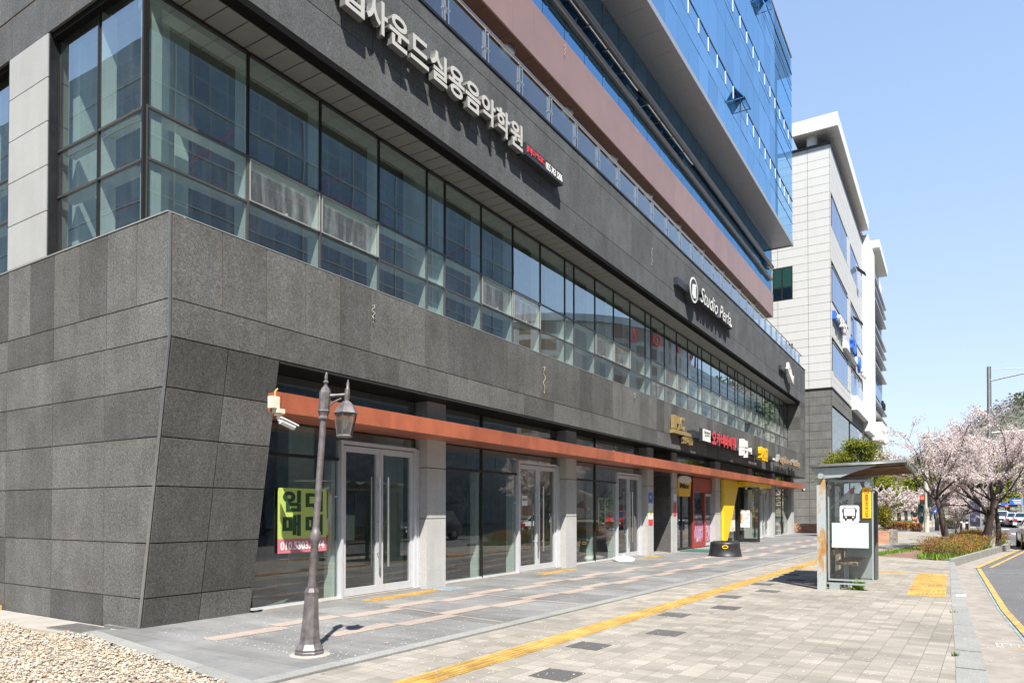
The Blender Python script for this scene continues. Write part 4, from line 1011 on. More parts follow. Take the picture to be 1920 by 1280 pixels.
m = MB(); m.tube([(-7.77,q_.y+.301,q_.z-.3053),(-7.769,q_.y+.305,q_.z-.3066)], .035, 12); obj('lens', m, M['sign_black'], c1)
for (px, py, X_, lab) in ((1456,915,-8.30,'white dome camera on the column near the far glass front'),(1507,916,-7.85,'white dome camera hanging under the far tip of the canopy')):
    P = PX_(px, py, X_); P.y = min(P.y, 47.25)
    c2 = thing('dome_camera', lab, 'security camera', (P.x, P.y, P.z))
    m = MB(); m.tube([P+Vector((0,0,.16)), P+Vector((0,0,-.02))], .02, 8); m.lathe(P.x, P.y, [(.05,P.z+.02),(.10,P.z-.02),(.10,P.z-.09)], 14); obj('housing', m, M['white_plastic'], c2)
    m = MB(); m.lathe(P.x, P.y, [(.085,P.z-.09),(.08,P.z-.13),(.05,P.z-.165),(.0,P.z-.175)], 14); obj('dome', m, M['sign_black'], c2)
# stray cable ends on the stone
M['cable_pale'] = plain('pale_cable', (.50,.44,.34), .7)
for (px, py, ln, X_, lab) in ((697,573,.28,XF,'short cable end sticking out of the lower stone band below the nearest windows'),(1018,688,.62,XF,'long curly cable hanging on the lower stone band'),(1188,738,.18,XF,'small cable stub on the lower stone band left of the gold sign'),
                              (1220,466,.55,XF,'curly cable hanging on the upper stone band'),(1057,86,.3,-9.5,'cable end hanging on the mauve metal fascia')):
    P = PX_(px, py, X_); m = MB(); pts = [P, P+Vector((.06,0,0))]
    for k in range(1, 12): pts.append(P+Vector((.04+.02*math.sin(k*1.7+px), .028*math.sin(k*(.8+.5*((px*7)%10)/10)+py)*(1-.5*k/11), -ln*k/11)))
    m.tube(pts, .0052, 5); tag(obj('loose_cable', m, M['cable_pale']), lab, 'cable')

# ================================================================ STREET LAMP (leaning)
M['lamp_metal'] = plain('weathered_lamp_metal', (.15,.135,.135), .5, .35, var=.35, nscale=14, bmp=.15)
M['lamp_glass'] = glass('lamp_glass', (.62,.58,.50), 1.5, .15, dirt=.25)
lp = thing('street_lamp', 'leaning old style street lamp with one hanging lantern, in front of the nearest shop', 'street lamp', (-5.66, 5.10, .012))
lx, ly = -5.66, 5.10
def lean(mb): # slight lean to the camera's right
    d = Vector((math.cos(YAW), math.sin(YAW), 0)); 
    for i, p in enumerate(mb.v):
        z = p[2]; k = .058 if z > .69 else .035
        off = .035*min(z,.69) + .064*max(0, z-.69)
        mb.v[i] = (p[0]+d.x*off, p[1]+d.y*off, p[2])
    return mb
m = MB(); m.lathe(lx, ly, [(.155,.012),(.155,.045),(.145,.055),(.15,.075),(.135,.095),(.115,.13),(.105,.18),(.085,.40),(.072,.62),(.078,.66),(.06,.70)], 8, phase=.5, smooth=False); obj('base', lean(m), M['lamp_metal'], lp)
m = MB(); m.lathe(lx, ly, [(.046,.69),(.046,.74),(.041,.78),(.041,1.17),(.055,1.19),(.058,1.22),(.055,1.27),(.042,1.29),(.035,1.34),(.034,2.44)], 12); obj('pole', lean(m), M['lamp_metal'], lp)
m = MB(); m.lathe(lx, ly, [(.036,2.44),(.055,2.46),(.046,2.49),(.056,2.52),(.066,2.535),(.058,2.55),(.058,2.73),(.045,2.77),(.02,2.80),(.016,2.825),(.028,2.835),(.028,2.845),(.014,2.86),(.018,2.88),(.012,2.93),(0,2.95)], 8, smooth=False); obj('head', lean(m), M['lamp_metal'], lp)
ad = Vector((math.cos(YAW+.15), math.sin(YAW+.15), 0)); q = Vector((lx,ly,0)); ec = q + ad*.225
m = MB(); m.tube([q+Vector((0,0,2.70))+ad*.05, ec+Vector((0,0,2.715))], .017, 8); m.tube([q+ad*.055+Vector((0,0,2.59)), q+ad*.10+Vector((0,0,2.64)), q+ad*.17+Vector((0,0,2.675))], .010, 6); obj('arm', lean(m), M['lamp_metal'], lp)
lt = MB(); lt.lathe(ec.x, ec.y, [(.02,2.60),(.022,2.64),(.03,2.68),(.028,2.74),(.022,2.76),(.026,2.775),(.013,2.79),(.018,2.83),(.0,2.88)], 10)
lt.lathe(ec.x, ec.y, [(.128,2.515),(.132,2.52),(.115,2.545),(.095,2.59),(.05,2.635),(.02,2.655)], 6, smooth=False)
lt.lathe(ec.x, ec.y, [(.085,2.27),(.09,2.28),(.075,2.295),(.078,2.30)], 6, smooth=False)
for k in range(6):
    a = 2*math.pi*k/6; lt.tube([(ec.x+.112*math.cos(a),ec.y+.112*math.sin(a),2.515),(ec.x+.102*math.cos(a),ec.y+.102*math.sin(a),2.42),(ec.x+.078*math.cos(a),ec.y+.078*math.sin(a),2.295)], .007, 5)
lo_ = obj('lantern', lean(lt), M['lamp_metal'], lp)
m = MB(); m.lathe(ec.x, ec.y, [(.107,2.512),(.098,2.42),(.074,2.30)], 6, smooth=False); m.f = m.f[:-2]; m.m = m.m[:-2]; m.sm = m.sm[:-2]; obj('lantern_glass', lean(m), M['lamp_glass'], lo_)
m = MB(); m.lathe(ec.x, ec.y, [(.03,2.47),(.034,2.42),(.02,2.37),(0,2.35)], 10); obj('bulb', lean(m), M['white_plastic'], lo_)
m = MB(); m.lathe(lx+.01, ly, [(.21,.013),(.20,.022),(.0,.024)], 14); obj('footing', m, M['concrete'], lp)

# ================================================================ BUS SHELTER
bsx = thing('bus_shelter', 'small rusty bus shelter with glass side and sloping corrugated roof on the pavement', 'bus shelter', (-1.6, 16, 0))
M['rusty'], nt_, b_ = newmat('rusty_paint')
v_ = coords(nt_, 0, (1,1,.35)); n_ = noisen(nt_, v_, 5.5, 7, .72)
c_ = ramp(nt_, n_, [(.50,(.36,.40,.40)),(.55,(.40,.27,.13)),(.63,(.38,.18,.05)),(.78,(.28,.12,.04))]).outputs[0]
nt_.links.new(c_, b_.inputs['Base Color']); b_.inputs['Roughness'].default_value = .75
M['shelter_grey'] = plain('shelter_grey_metal', (.33,.37,.37), .5, .2, var=.1); M['shelter_dark'] = plain('shelter_dark', (.10,.105,.105), .5)
m = MB(); m.box(-2.17,-2.02,14.50,14.62,0,2.10); obj('post', m, M['rusty'], bsx)
m = MB(); m.box(-2.14,-2.05,17.45,17.55,0,2.2); m.box(-2.14,-2.05,16.0,16.08,0,2.2); obj('rear_post', m, M['shelter_dark'], bsx)
m = MB(); m.prism([(-2.27,2.305),(-1.15,2.335),(-1.3,2.29),(-1.5,2.23),(-1.75,2.13),(-1.98,2.12),(-2.12,2.10),(-2.16,2.17)], 14.50, 14.56, 'y'); m.tube([(-2.09,14.44,2.16),(-2.09,17.6,2.16)], .055, 16)
m.prism([(-2.27,2.305),(-1.15,2.335),(-1.3,2.29),(-1.5,2.23),(-1.75,2.13),(-1.98,2.12),(-2.12,2.10),(-2.16,2.17)], 17.5, 17.56, 'y'); obj('roof_beam', m, M['shelter_grey'], bsx)
m = MB(); nY = 75
for i in range(nY):
    ya = 14.42+i*.044; yb = ya+.044
    def wz(y): return .05*math.sin((y-14.42)*2*math.pi/.62)
    za, zb = wz(ya), wz(yb)
    m.add([(-2.30,ya,2.335+za),(-.66,ya,2.38+za),(-.66,yb,2.38+zb),(-2.30,yb,2.335+zb),(-2.30,ya,2.32+za),(-.66,ya,2.365+za),(-.66,yb,2.365+zb),(-2.30,yb,2.32+zb)], [(0,1,2,3),(7,6,5,4),(0,4,5,1),(3,2,6,7),(1,5,6,2),(0,3,7,4)], 0, True)
obj('roof_sheet', m, plain('corrugated_roof', (.20,.21,.18), .4, .4, var=.45, nscale=2.5), bsx)
m = MB()
for k in range(6): m.tube([(-2.2,14.75+k*.5,2.27),(-.70,14.75+k*.5,2.315)], .028, 8)
obj('roof_rib', m, plain('rusty_rib', (.15,.085,.05), .7, var=.4, nscale=4), bsx)
m = MB(); m.box(-2.0,-1.975,14.68,14.72,.17,2.08); m.box(-1.245,-1.22,14.68,14.72,.17,2.08); m.box(-1.974,-1.246,14.68,14.72,.17,.20); m.box(-1.974,-1.246,14.68,14.72,2.05,2.08); m.box(-2.02,-1.3,14.67,14.73,.10,.13); m.box(-1.98,-1.80,14.66,14.9,0,.1)
pf = obj('side_frame', m, M['shelter_grey'], bsx)
m = MB(); m.quad((-1.975,14.70,.2),(-1.245,14.70,.2),(-1.245,14.70,2.05),(-1.975,14.70,2.05)); obj('side_glass', m, M['glass_shelter'], pf)
m = MB()
for a, b in ((14.65,16.0),(16.08,17.45)): m.quad((-2.08,a,.2),(-2.08,b,.2),(-2.08,b,2.05),(-2.08,a,2.05))
obj('back_glass', m, M['glass_shelter'], bsx)
m = MB(); m.box(-2.1,-2.06,14.65,17.5,.12,.2); m.box(-2.1,-2.06,14.65,17.5,2.03,2.08); m.box(-2.1,-2.05,14.9,14.95,.2,2.03); obj('back_rail', m, M['shelter_dark'], bsx)
m = MB(); m.box(-2.0,-1.40,17.2,17.5,.02,1.88); ab = obj('display_cabinet', m, M['shelter_grey'], bsx)
m = MB(); m.box(-1.85,-1.55,17.18,17.199,1.35,1.68); obj('screen', m, M['sign_black'], ab)
m = MB(); m.box(-1.40,-1.36,17.15,17.5,0,1.92); obj('cabinet_edge', m, M['shelter_dark'], ab)
bench = thing('bench', 'slatted wooden bench inside the bus shelter', 'bench', (-1.8,16,0))
M['wood'] = plain('weathered_wood', (.32,.22,.13), .7, var=.25, nscale=8)
m = MB()
for k in range(5): m.box(-1.95+k*.085,-1.885+k*.085,15.1,17.0,.46,.49)
obj('seat', m, M['wood'], bench)
m = MB(); m.box(-2.0,-1.96,15.1,17.0,.62,.72); m.box(-2.0,-1.96,15.1,17.0,.78,.86); obj('backrest', m, M['wood'], bench)
for yy in (15.3,16.8):
    m = MB(); m.box(-1.93,-1.55,yy,yy+.05,.42,.459); m.box(-1.80,-1.72,yy,yy+.05,0,.42); obj('leg', m, M['shelter_grey'], bench)
# flag, pictogram, sheet, warning sticker
fl = thing('flag', 'furled South Korean flag on a slanted pole inside the bus shelter', 'flag', (-1.7, 14.95, 1.7))
m = MB(); m.tube([(-2.02,14.95,1.52),(-1.55,14.95,1.98)], .010, 6); obj('pole', m, M['steel_dull'], fl)
m = MB(); rows_ = 7; pts_ = []
for i in range(rows_):
    t = i/(rows_-1); a0 = Vector((-1.84,14.95,1.70)).lerp(Vector((-1.56,14.95,1.97)), t)
    for j in range(6):
        s_ = j/5; drop = .42*(1-t*.55)*s_
        pts_.append((a0.x+.16*s_*(1-t)+.015*math.sin(j*2.2+i), a0.y+.05*math.sin(j*1.9+i*1.1), a0.z-drop))
m.add(pts_, [(i*6+j,i*6+j+1,(i+1)*6+j+1,(i+1)*6+j) for i in range(rows_-1) for j in range(5)], 0, True); obj('cloth', m, M['paper'], fl)
m = MB()
for k in range(3):
    for j in range(3): m.box(-1.79+k*.035+j*.012,-1.772+k*.035+j*.012,14.885,14.89,1.56+j*.045+k*.012,1.595+j*.045+k*.012)
obj('trigram_bars', m, M['sign_black'], fl)
m = MB(); m.prism([(-1.62,1.82),(-1.56,1.86),(-1.56,1.94),(-1.64,1.90)], 14.88, 14.886, 'y'); obj('red_patch', m, M['sign_red'], fl)
def rrect(x0, x1, z0, z1, r, n=5):
    P = []
    for cx_, cz_, a0 in ((x1-r,z0+r,-90),(x1-r,z1-r,0),(x0+r,z1-r,90),(x0+r,z0+r,180)):
        for k in range(n+1): a = R(a0+90*k/n); P.append((cx_+r*math.cos(a), cz_+r*math.sin(a)))
    return P
bp = thing('bus_stop_sign', 'white square bus pictogram sign on the shelter glass', 'sign', (-1.6,14.69,1.27))
m = MB(); m.prism(rrect(-1.79,-1.455,1.275,1.60,.04), 14.672, 14.690, 'y'); obj('plate', m, M['paper'], bp)
m = MB(); m.prism(rrect(-1.735,-1.51,1.345,1.555,.03), 14.668, 14.6715, 'y', 0); m.box(-1.715,-1.53,14.665,14.6675,1.405,1.535,1); m.box(-1.69,-1.55,14.665,14.6675,1.54,1.548,1)
for xx in (-1.70,-1.575): m.box(xx,xx+.03,14.668,14.6715,1.31,1.344,0); m.prism([(xx,1.365),(xx+.035,1.365),(xx+.03,1.392),(xx+.004,1.392)], 14.665, 14.6675, 'y', 1)
for xx in (-1.752,-1.505): m.box(xx,xx+.012,14.668,14.6715,1.47,1.53,0)
obj('bus_symbol', m, [M['sign_black'], M['paper']], bp)
m = MB(); m.box(-1.93,-1.30,14.672,14.690,.80,1.27); tag(obj('blank_panel', m, plain('pale_green_sheet', (.52,.62,.60), .5, var=.02)), 'blank pale rectangular sheet below the bus pictogram', 'panel')
ys_ = thing('warning_sticker', 'yellow vertical warning sticker with red Korean letters on the shelter glass', 'sticker', (-1.32,14.69,1.3))
m = MB(); m.box(-1.405,-1.255,14.680,14.690,1.36,1.935); obj('sheet', m, M['orange_yellow'], ys_)
m = MB(); m.box(-1.395,-1.265,14.677,14.6795,1.37,1.925); obj('inner_sheet', m, M['sign_yellow'], ys_)
m = MB()
for k in range(20):
    a0, a1 = 2*math.pi*k/20, 2*math.pi*(k+1)/20
    m.add([(-1.33+r_*math.cos(a), 14.6755, 1.86+r_*math.sin(a)) for r_, a in ((.045,a0),(.045,a1),(.035,a1),(.035,a0))], [(0,1,2,3)])
m.prism([(-1.365,1.885),(-1.355,1.893),(-1.295,1.835),(-1.305,1.827)], 14.675, 14.6765, 'y'); obj('no_parking_symbol', m, M['ink_red'], ys_)
for i, ch in enumerate('불법주정차즉시단속'):
    obj('letter', on_front(text_mb(ch, .05, .002, .002, width=.055, height=.042), -1.358, 14.6765, 1.765-i*.0475-(.006 if i > 4 else 0)), M['ink_red'], ys_)
m = MB(); 
for k in range(30): tuft(m, -1.5+rnd.gauss(0,.05), 14.9+rnd.gauss(0,.04), .0, .22, 3, .03)
tag(obj('weed_plant', m, plain('bright_weed', (.20,.34,.05), .8)), 'small green weed growing behind the shelter glass', 'plant')
# tub, mat, parasol base, drain covers, timber
tb = thing('black_tub', 'upturned black plastic tub with a yellow rimmed hole beside the restaurant mat', 'tub', (-6.30,23.35,.012))
M['black_plastic'] = plain('black_plastic', (.022,.022,.024), .45, var=.3)
m = MB(); tx, ty = -6.30, 23.35
m.lathe(tx, ty, [(.53,.014),(.54,.03),(.52,.05),(.47,.36),(.475,.37),(.475,.42),(.46,.47),(.38,.49),(0,.50)], 28); obj('body', m, M['black_plastic'], tb)
m = MB()
for k in range(12): a = k*math.pi/6; m.tube([(tx+.1*math.cos(a),ty+.1*math.sin(a),.505),(tx+.40*math.cos(a),ty+.40*math.sin(a),.495)], .012, 5)
obj('lid_ribs', m, M['black_plastic'], tb)
va = Vector((6.30,-23.35,0)).normalized(); vs_ = Vector((-va.y, va.x, 0)); ctr = Vector((tx,ty,.33)) + va*.485
m = MB(); ring = [ctr + vs_*(.085*math.cos(t)) + Vector((0,0,.045*math.sin(t))) + va*.005 for t in [2*math.pi*k/18 for k in range(19)]]; m.tube(ring, .016, 6); obj('hole_rim', m, M['sign_yellow'], tb)
m = MB(); m.box(-8.42,-7.35,25.1,26.7,.012,.032); tag(obj('door_mat', m, plain('green_mat', (.02,.10,.07), .95, var=.5, nscale=40, bmp=.8)), 'dark green door mat before the red restaurant front', 'mat')
pb = MB(); bx0, by0 = -8.22, 19.42
pb.add([],[])
npt = 32; prof = [(1.0,.014),(1.04,.04),(1.0,.10),(.75,.135),(.3,.15),(.14,.155)]
vs2 = []; fs2 = []
for i, (s_, z) in enumerate(prof):
    for k in range(npt):
        a = 2*math.pi*k/npt; rr = (.26+.07*abs(math.cos(2*a))**1.0)*s_ if s_ > .2 else .05
        vs2.append((bx0+rr*math.cos(a), by0+rr*1.15*math.sin(a), z))
for i in range(len(prof)-1):
    for k in range(npt): fs2.append((i*npt+k, i*npt+(k+1)%npt, (i+1)*npt+(k+1)%npt, (i+1)*npt+k))
pb.add(vs2, fs2, 0, True); pb.add(vs2[-npt:], [tuple(range(npt))])
pbo = tag(obj('parasol_base', pb, M['white_plastic']), 'white lobed plastic parasol base on the paving before the third shop', 'parasol base')
m = MB(); m.tube([(bx0,by0,.15),(bx0,by0,.21)], .035, 12); obj('socket', m, M['white_plastic'], pbo)
def grate(x0, x1, y0, y1, z, n, lab, mat=None):
    mm = MB(); fw = .025
    mm.box(x0,x1,y0,y0+fw,z-.05,z+.004); mm.box(x0,x1,y1-fw,y1,z-.05,z+.004); mm.box(x0,x0+fw,y0+fw,y1-fw,z-.05,z+.004); mm.box(x1-fw,x1,y0+fw,y1-fw,z-.05,z+.004)
    for k in range(n):
        xx = x0+fw+(x1-x0-2*fw)*(k+.5)/n; mm.box(xx-.007,xx+.007,y0+fw,y1-fw,z-.05,z+.002)
    mm.box(x0+fw,x1-fw,y0+fw,y1-fw,z-.03,z-.02,1)
    return tag(obj('drain_grate', mm, [mat or M['steel_dull'], M['sign_black']]), lab, 'drain grate')
grate(-9.95,-9.15,4.56,4.95,-.008,14,'dark metal drain grate in the concrete beside the stone corner', M['steel_dull'])
grate(-8.35,-7.95,10.55,11.1,.014,12,'blue grey metal drain grate at the foot of the first column', plain('zinc_grate', (.42,.50,.55), .5, .5))
grate(.45,1.0,10.2,10.5,-.122,6,'rusty drain grate in the gutter', M['rusty'])
m = MB(); m.box(-.03+.10,.22,14.6,14.9,.007,.010); tag(obj('kerb_plate', m, M['paper']), 'small pale plate on the kerb', 'plate')
m = MB(); m.hexa([(-15.5,4.80,-.045),(-12.35,4.93,-.045),(-12.33,5.02,-.045),(-15.5,5.0,-.045),(-15.5,4.80,.055),(-12.35,4.93,.055),(-12.33,5.02,.055),(-15.5,5.0,.055)]); tag(obj('timber_beam', m, plain('orange_timber', (.55,.30,.09), .7, var=.15)), 'orange timber beam lying against the stone wall at far left', 'timber')
m = MB(); m.box(-9.35,-9.2,4.50,4.56,-.04,-.035); tag(obj('litter', m, plain('blue_white_litter', (.5,.62,.75), .5)), 'blue and white scrap of litter on the drain grate', 'litter')
# ================================================================ SECOND BUILDING
b2 = thing('white_building', 'white panelled building with dark stone base and overhanging roof, beyond the office building', 'building', (-14, 80, 0))
M['white_stone'] = granite('white_stone', (.57,.575,.56), speck=.03, island=.05, streak=.04, rough=.7, blotch=.12)
M['b2_dark'] = granite('grey_stone', (.22,.22,.21), speck=.3, island=.15, streak=.12)
M['b2_glass'] = curtain('pale_blue_glass', (.24,.30,.40), (.60,.70,.88), .55, island=.12)
M['b2_shop'] = curtain('curtained_glass', (.36,.44,.50), (.6,.7,.85), .35, island=.1)
M['b2_eave'] = plain('eave_panel', (.74,.74,.70), .5, var=.03)
Y2, X2, YE2 = 57.0, -7.42, 103.0
def B2(n_, mb, mt_): return obj(n_, mb, mt_, b2)
m = MB(); g = .012
def front2(mb, z0, z1, hgt, wd):
    z = z0
    while z < z1-.05:
        zt = min(z+hgt, z1); x = X2-.06
        ws = [1.55] + [wd]*8
        for w_ in ws: mb.box(x-w_+g, x-g, Y2, Y2+.05, z+g, zt-g); x -= w_
        mb.box(X2-.06+g, X2, Y2, Y2+.05, z+g, zt-g)
        z = zt
front2(m, 10.7, 29.0, .64, 2.2)
z = 10.7
wins = [(57.9,67.9),(69.2,79.2)]; wz_ = [(22.9,25.4),(17.4,20.0),(11.9,14.25)]
while z < 28.95:
    zt = min(z+.64, 29.0); y = Y2+.05
    while y < 79.6:
        ye = min(y+2.0, 79.6); 
        hit = any(a-.01 < (y+ye)/2 < b+.01 for a, b in wins) and any(z0-.1 < (z+zt)/2 < z1+.1 for z0, z1 in wz_)
        if not hit: m.box(X2-.05, X2, y+g, ye-g, z+g, zt-g)
        y = ye
    z = zt
B2('white_cladding', m, M['white_stone'])
m = MB(); front2(m, -.2, 10.6, .64, 2.2); z = -.2
while z < 10.5:
    zt = min(z+.64, 10.6); y = Y2+.05
    while y < 103:
        ye = min(y+1.6, 103)
        if not ((57.5 < (y+ye)/2 < 67.6 or 68.8 < (y+ye)/2 < 78.8 or 80 < (y+ye)/2 < 86) and z < 9.2 and z > .5): m.box(X2-.05, X2, y+g, ye-g, z+g, zt-g)
        y = ye
    z = zt
B2('grey_cladding', m, M['b2_dark'])
m = MB(); m.box(-24, X2-.3, Y2+.3, 79.5, -.2, 28.9); m.box(-24, X2-.3, 79.5, YE2, -.2, 31); B2('wall_core', m, M['joint'])
m = MB(); m.box(-24, X2-.051, Y2+.051, Y2+.29, -.2, 28.9)
B2('wall_backing', m, M['b2_dark'])
m = MB(); m.box(-24, X2+.06, Y2-.08, 79.5, 28.99, 29.15); B2('dark_coping', m, M['frame_dark'])
m = MB(); m.box(-24, X2+.05, Y2-.05, Y2+.2, 10.6, 10.72); m.box(X2-.2, X2+.05, Y2+.2, 69.0, 10.6, 10.72); B2('string_course', m, M['frame_dark'])
for a, b in wins:
    for z0, z1 in wz_:
        m = MB(); n_ = 8; 
        for k in range(n_): m.box(X2-.12, X2-.04, a+(b-a)*k/n_+.02, a+(b-a)*(k+1)/n_-.02, z0+.02, z1-.02)
        wo = B2('window', m, M['b2_glass']); m = MB(); m.box(X2-.14, X2+.01, a-.05, b+.05, z1, z1+.06); m.box(X2-.14, X2+.01, a-.05, b+.05, z0-.06, z0); obj('frame', m, M['steel_dull'], wo)
for a, b in ((57.6,67.4),(68.9,78.7),(80.2,85.8)):
    m = MB(); n_ = 7
    for k in range(n_): m.box(X2-.12, X2-.04, a+(b-a)*k/n_+.02, a+(b-a)*(k+1)/n_-.02, .6, 9.25)
    B2('shop_window', m, M['b2_shop'])
# side window towards the camera
m = MB(); m.box(-11.62,-10.14,Y2-.01,Y2+.04,17.74,20.28,0); m.box(-11.55,-10.96,Y2-.02,Y2-.011,18.75,20.2,1); m.box(-10.86,-10.22,Y2-.02,Y2-.011,18.75,20.2,1); m.box(-11.55,-10.96,Y2-.02,Y2-.011,17.85,18.65,2); m.box(-10.86,-10.22,Y2-.02,Y2-.011,17.85,18.65,2)
B2('side_window', m, [M['frame_dark'], curtain('green_glass', (.03,.10,.09), (.25,.42,.40), .4), M['curtain_shade']])
m = MB(); m.box(-11.6,-10.15,Y2-.01,Y2+.04,12.6,14.3); B2('side_window', m, M['frame_dark'])
# roof slab on round columns
m = MB(); y = 56.4
while y < 79.3: m.box(-10.0,-6.86,y+.01,min(y+1.9,79.4)-.01,29.95,29.98); y += 1.9
m.box(-10.0,-6.84,56.35,56.40,29.94,30.95); m.box(-10.0,-9.95,56.4,79.4,29.99,30.95); m.box(-6.86,-6.82,56.4,79.4,29.94,30.90); m.box(-9.94,-6.87,56.41,79.4,30.75,30.85)
B2('overhanging_roof', m, M['b2_eave'])
for yy in (57.4,66,75): m = MB(); m.tube([(-8.75,yy,29.1),(-8.75,yy,29.96)], .38, 20); B2('roof_column', m, M['white_paint'])
# white fin, balcony box, far wing with louvres
m = MB(); m.box(-9,-6.9,79.6,86.8,9.6,29.6); B2('white_fin', m, M['white_paint'])
m = MB(); m.box(-7.4,-6.95,69.2,79.55,10.5,11.75); B2('balcony_box', m, M['white_paint'])
m = MB(); m.box(-7.4,-6.3,87.2,94,9.3,11.3); B2('balcony_box', m, M['white_paint'])
m = MB(); y = 87.0
while y < 102.8:
    for z0, z1 in ((11.2,15.0),(15.2,19.4),(19.6,24.2),(24.4,29.0)): m.box(X2-.1, X2, y+.03, min(y+1.6,103)-.03, z0, z1)
    y += 1.6
B2('far_wing_window', m, M['b2_glass'])
m = MB()
for zz in (12.4,13.6,17.8,19.6,20.9,22.0,25.0,26.2,27.4): m.box(X2, X2+.55, 87.4, 102.8, zz, zz+.22)
B2('louvre', m, M['fin'])
m = MB(); m.box(-12,-6.4,86.9,98.5,30.6,31.4); m.box(-9,X2+.02,86.85,103,29.0,30.6); B2('far_roof', m, M['b2_eave'])
m = MB(); m.box(X2-.06, X2+.02, 79.0, 79.6, 0, 9.6); B2('brown_pilaster', m, plain('brown_metal', (.14,.06,.04), .5))
for (yy, zz) in ((70.5,18.2),(73.5,23.6)):
    m = MB(); m.hexa([(X2,yy,zz+1),(X2+.05,yy,zz+1.05),(X2+.05,yy+1.3,zz+1.05),(X2,yy+1.3,zz+1),(X2+.75,yy,zz+.3),(X2+.8,yy,zz+.35),(X2+.8,yy+1.3,zz+.35),(X2+.75,yy+1.3,zz+.3)]); B2('open_window_sash', m, M['frame_dark'])
# signs of the second building
s9 = thing('wall_sign', 'long blue and white sign along the third storey of the white building', 'sign', (X2, 57.6, 16))
m = MB(); m.box(X2+.005, X2+.22, 57.3, 63.2, 15.9, 16.5); obj('blue_box', m, M['sign_blue'], s9)
obj('letters', on_street(text_mb('어학원', .8, .2, .03, width=4.4, height=.8), X2+.30, 58.4, 15.75), M['letter_white'], s9)
m = MB(); m.box(X2+.005, X2+.30, 63.4, 72.5, 14.9, 15.5); obj('white_box', m, M['letter_white'], s9)
obj('blue_letters', on_street(text_mb('SDA', 1.2, .25, .05, width=3.6, height=1.1), X2+.38, 65.6, 15.2), M['sign_blue'], s9)
m = MB(); disc(m, X2+.25, X2+.45, 72.2, 15.0, .75, 24); obj('round_disc', m, M['sign_blue'], s9)
obj('letters', on_street(text_mb('센터', .9, .2, .03, width=4.3, height=.7), X2+.3, 74.4, 14.5), M['letter_white'], s9)
s10 = thing('wall_sign', 'dark letter sign on the far louvred wing of the white building', 'sign', (X2, 95, 15))
obj('letters', on_street(text_mb('학원', .8, .2, .03, width=4.0, height=.8), X2+.6, 94.5, 13.9), M['sign_black'], s10)

# ================================================================ BUILDINGS ACROSS THE ROAD (seen mirrored in the glass)
def facade_mat(name, glassc, band, bw, bh, mort, refl=.25):
    m, nt, b = newmat(name); g_ = N(nt, 'ShaderNodeNewGeometry'); sp = N(nt, 'ShaderNodeSeparateXYZ'); nt.links.new(g_.outputs['Position'], sp.inputs[0])
    ad_ = N(nt, 'ShaderNodeMath', operation='ADD'); nt.links.new(sp.outputs[0], ad_.inputs[0]); nt.links.new(sp.outputs[1], ad_.inputs[1])
    cb = N(nt, 'ShaderNodeCombineXYZ'); nt.links.new(ad_.outputs[0], cb.inputs[0]); nt.links.new(sp.outputs[2], cb.inputs[1])
    br = N(nt, 'ShaderNodeTexBrick'); br.offset = 0; br.inputs['Scale'].default_value = 1; br.inputs['Brick Width'].default_value = bw; br.inputs['Row Height'].default_value = bh
    br.inputs['Mortar Size'].default_value = mort; br.inputs['Mortar Smooth'].default_value = 0; br.inputs['Color1'].default_value = (*glassc, 1); br.inputs['Color2'].default_value = (*tuple(x*1.6 for x in glassc), 1); br.inputs['Mortar'].default_value = (*band, 1)
    nt.links.new(cb.outputs[0], br.inputs['Vector']); nt.links.new(br.outputs['Color'], b.inputs['Base Color']); b.inputs['Roughness'].default_value = .25; return m
o1 = thing('glass_office_block', 'tall glass office block across the road, seen mirrored in the near windows', 'office building', (36, 30, 0))
m = MB(); m.box(30, 44, -30, 77, 0, 47); obj('body', m, facade_mat('office_grid', (.09,.15,.20), (.34,.32,.26), 1.5, 2.0, .05), o1)
m = MB()
for k in range(11): m.box(29.9, 30-.001, -30, 77, 4+k*4, 4.12+k*4)
obj('floor_bands', m, M['fin'], o1)
m = MB(); y = -30
while y < 77: m.box(29.88, 30-.002, y, y+.12, 0, 47); y += 6
obj('pilasters', m, M['fin'], o1)
o2 = thing('brown_tower', 'brown brick tower with red roof letters across the road, seen mirrored in the windows', 'building', (58, 150, 0))
m = MB(); P = [(58+26*math.cos(a), 150+34*math.sin(a)) for a in [2*math.pi*k/40 for k in range(40)]]; m.prism(P, 0, 39, 'z'); 
for i in range(len(m.sm)): m.sm[i] = False
obj('body', m, facade_mat('brown_brick', (.16,.10,.065), (.34,.33,.30), 2.4, 3.2, .5), o2)
m = MB(); P = [(58+26.6*math.cos(a), 150+34.6*math.sin(a)) for a in [2*math.pi*k/40 for k in range(40)]]; m.prism(P, 38.2, 39.6, 'z'); obj('roof_ring', m, M['fin'], o2)
for k, ch in enumerate('LOTTE'):
    a = R(180+32-k*13); mb = text_mb(ch, 3.4, .4, .15); mb.xf(Matrix.Translation((58+27*math.cos(a),150+34.9*math.sin(a),35)) @ Matrix.Rotation(a+R(90),4,'Z') @ Matrix.Rotation(R(90),4,'X')); obj('roof_letter', mb, M['sign_red'], o2)
o3 = thing('grey_tower', 'grey perforated tower across the road beyond the brown one', 'building', (60, 240, 0))
m = MB(); m.box(46, 80, 190, 300, 0, 44); obj('body', m, facade_mat('grey_grid', (.12,.14,.16), (.40,.42,.42), 2.2, 1.8, .4), o3)
o4 = thing('rear_office_block', 'glass office block behind the viewpoint, seen mirrored in the side windows', 'office building', (-90, -35, 0))
m = MB(); m.box(-190, -28, -45, -28, 0, 47.5); obj('body', m, facade_mat('rear_grid', (.09,.15,.19), (.26,.28,.27), 1.5, 2.0, .05), o4)
m = MB()
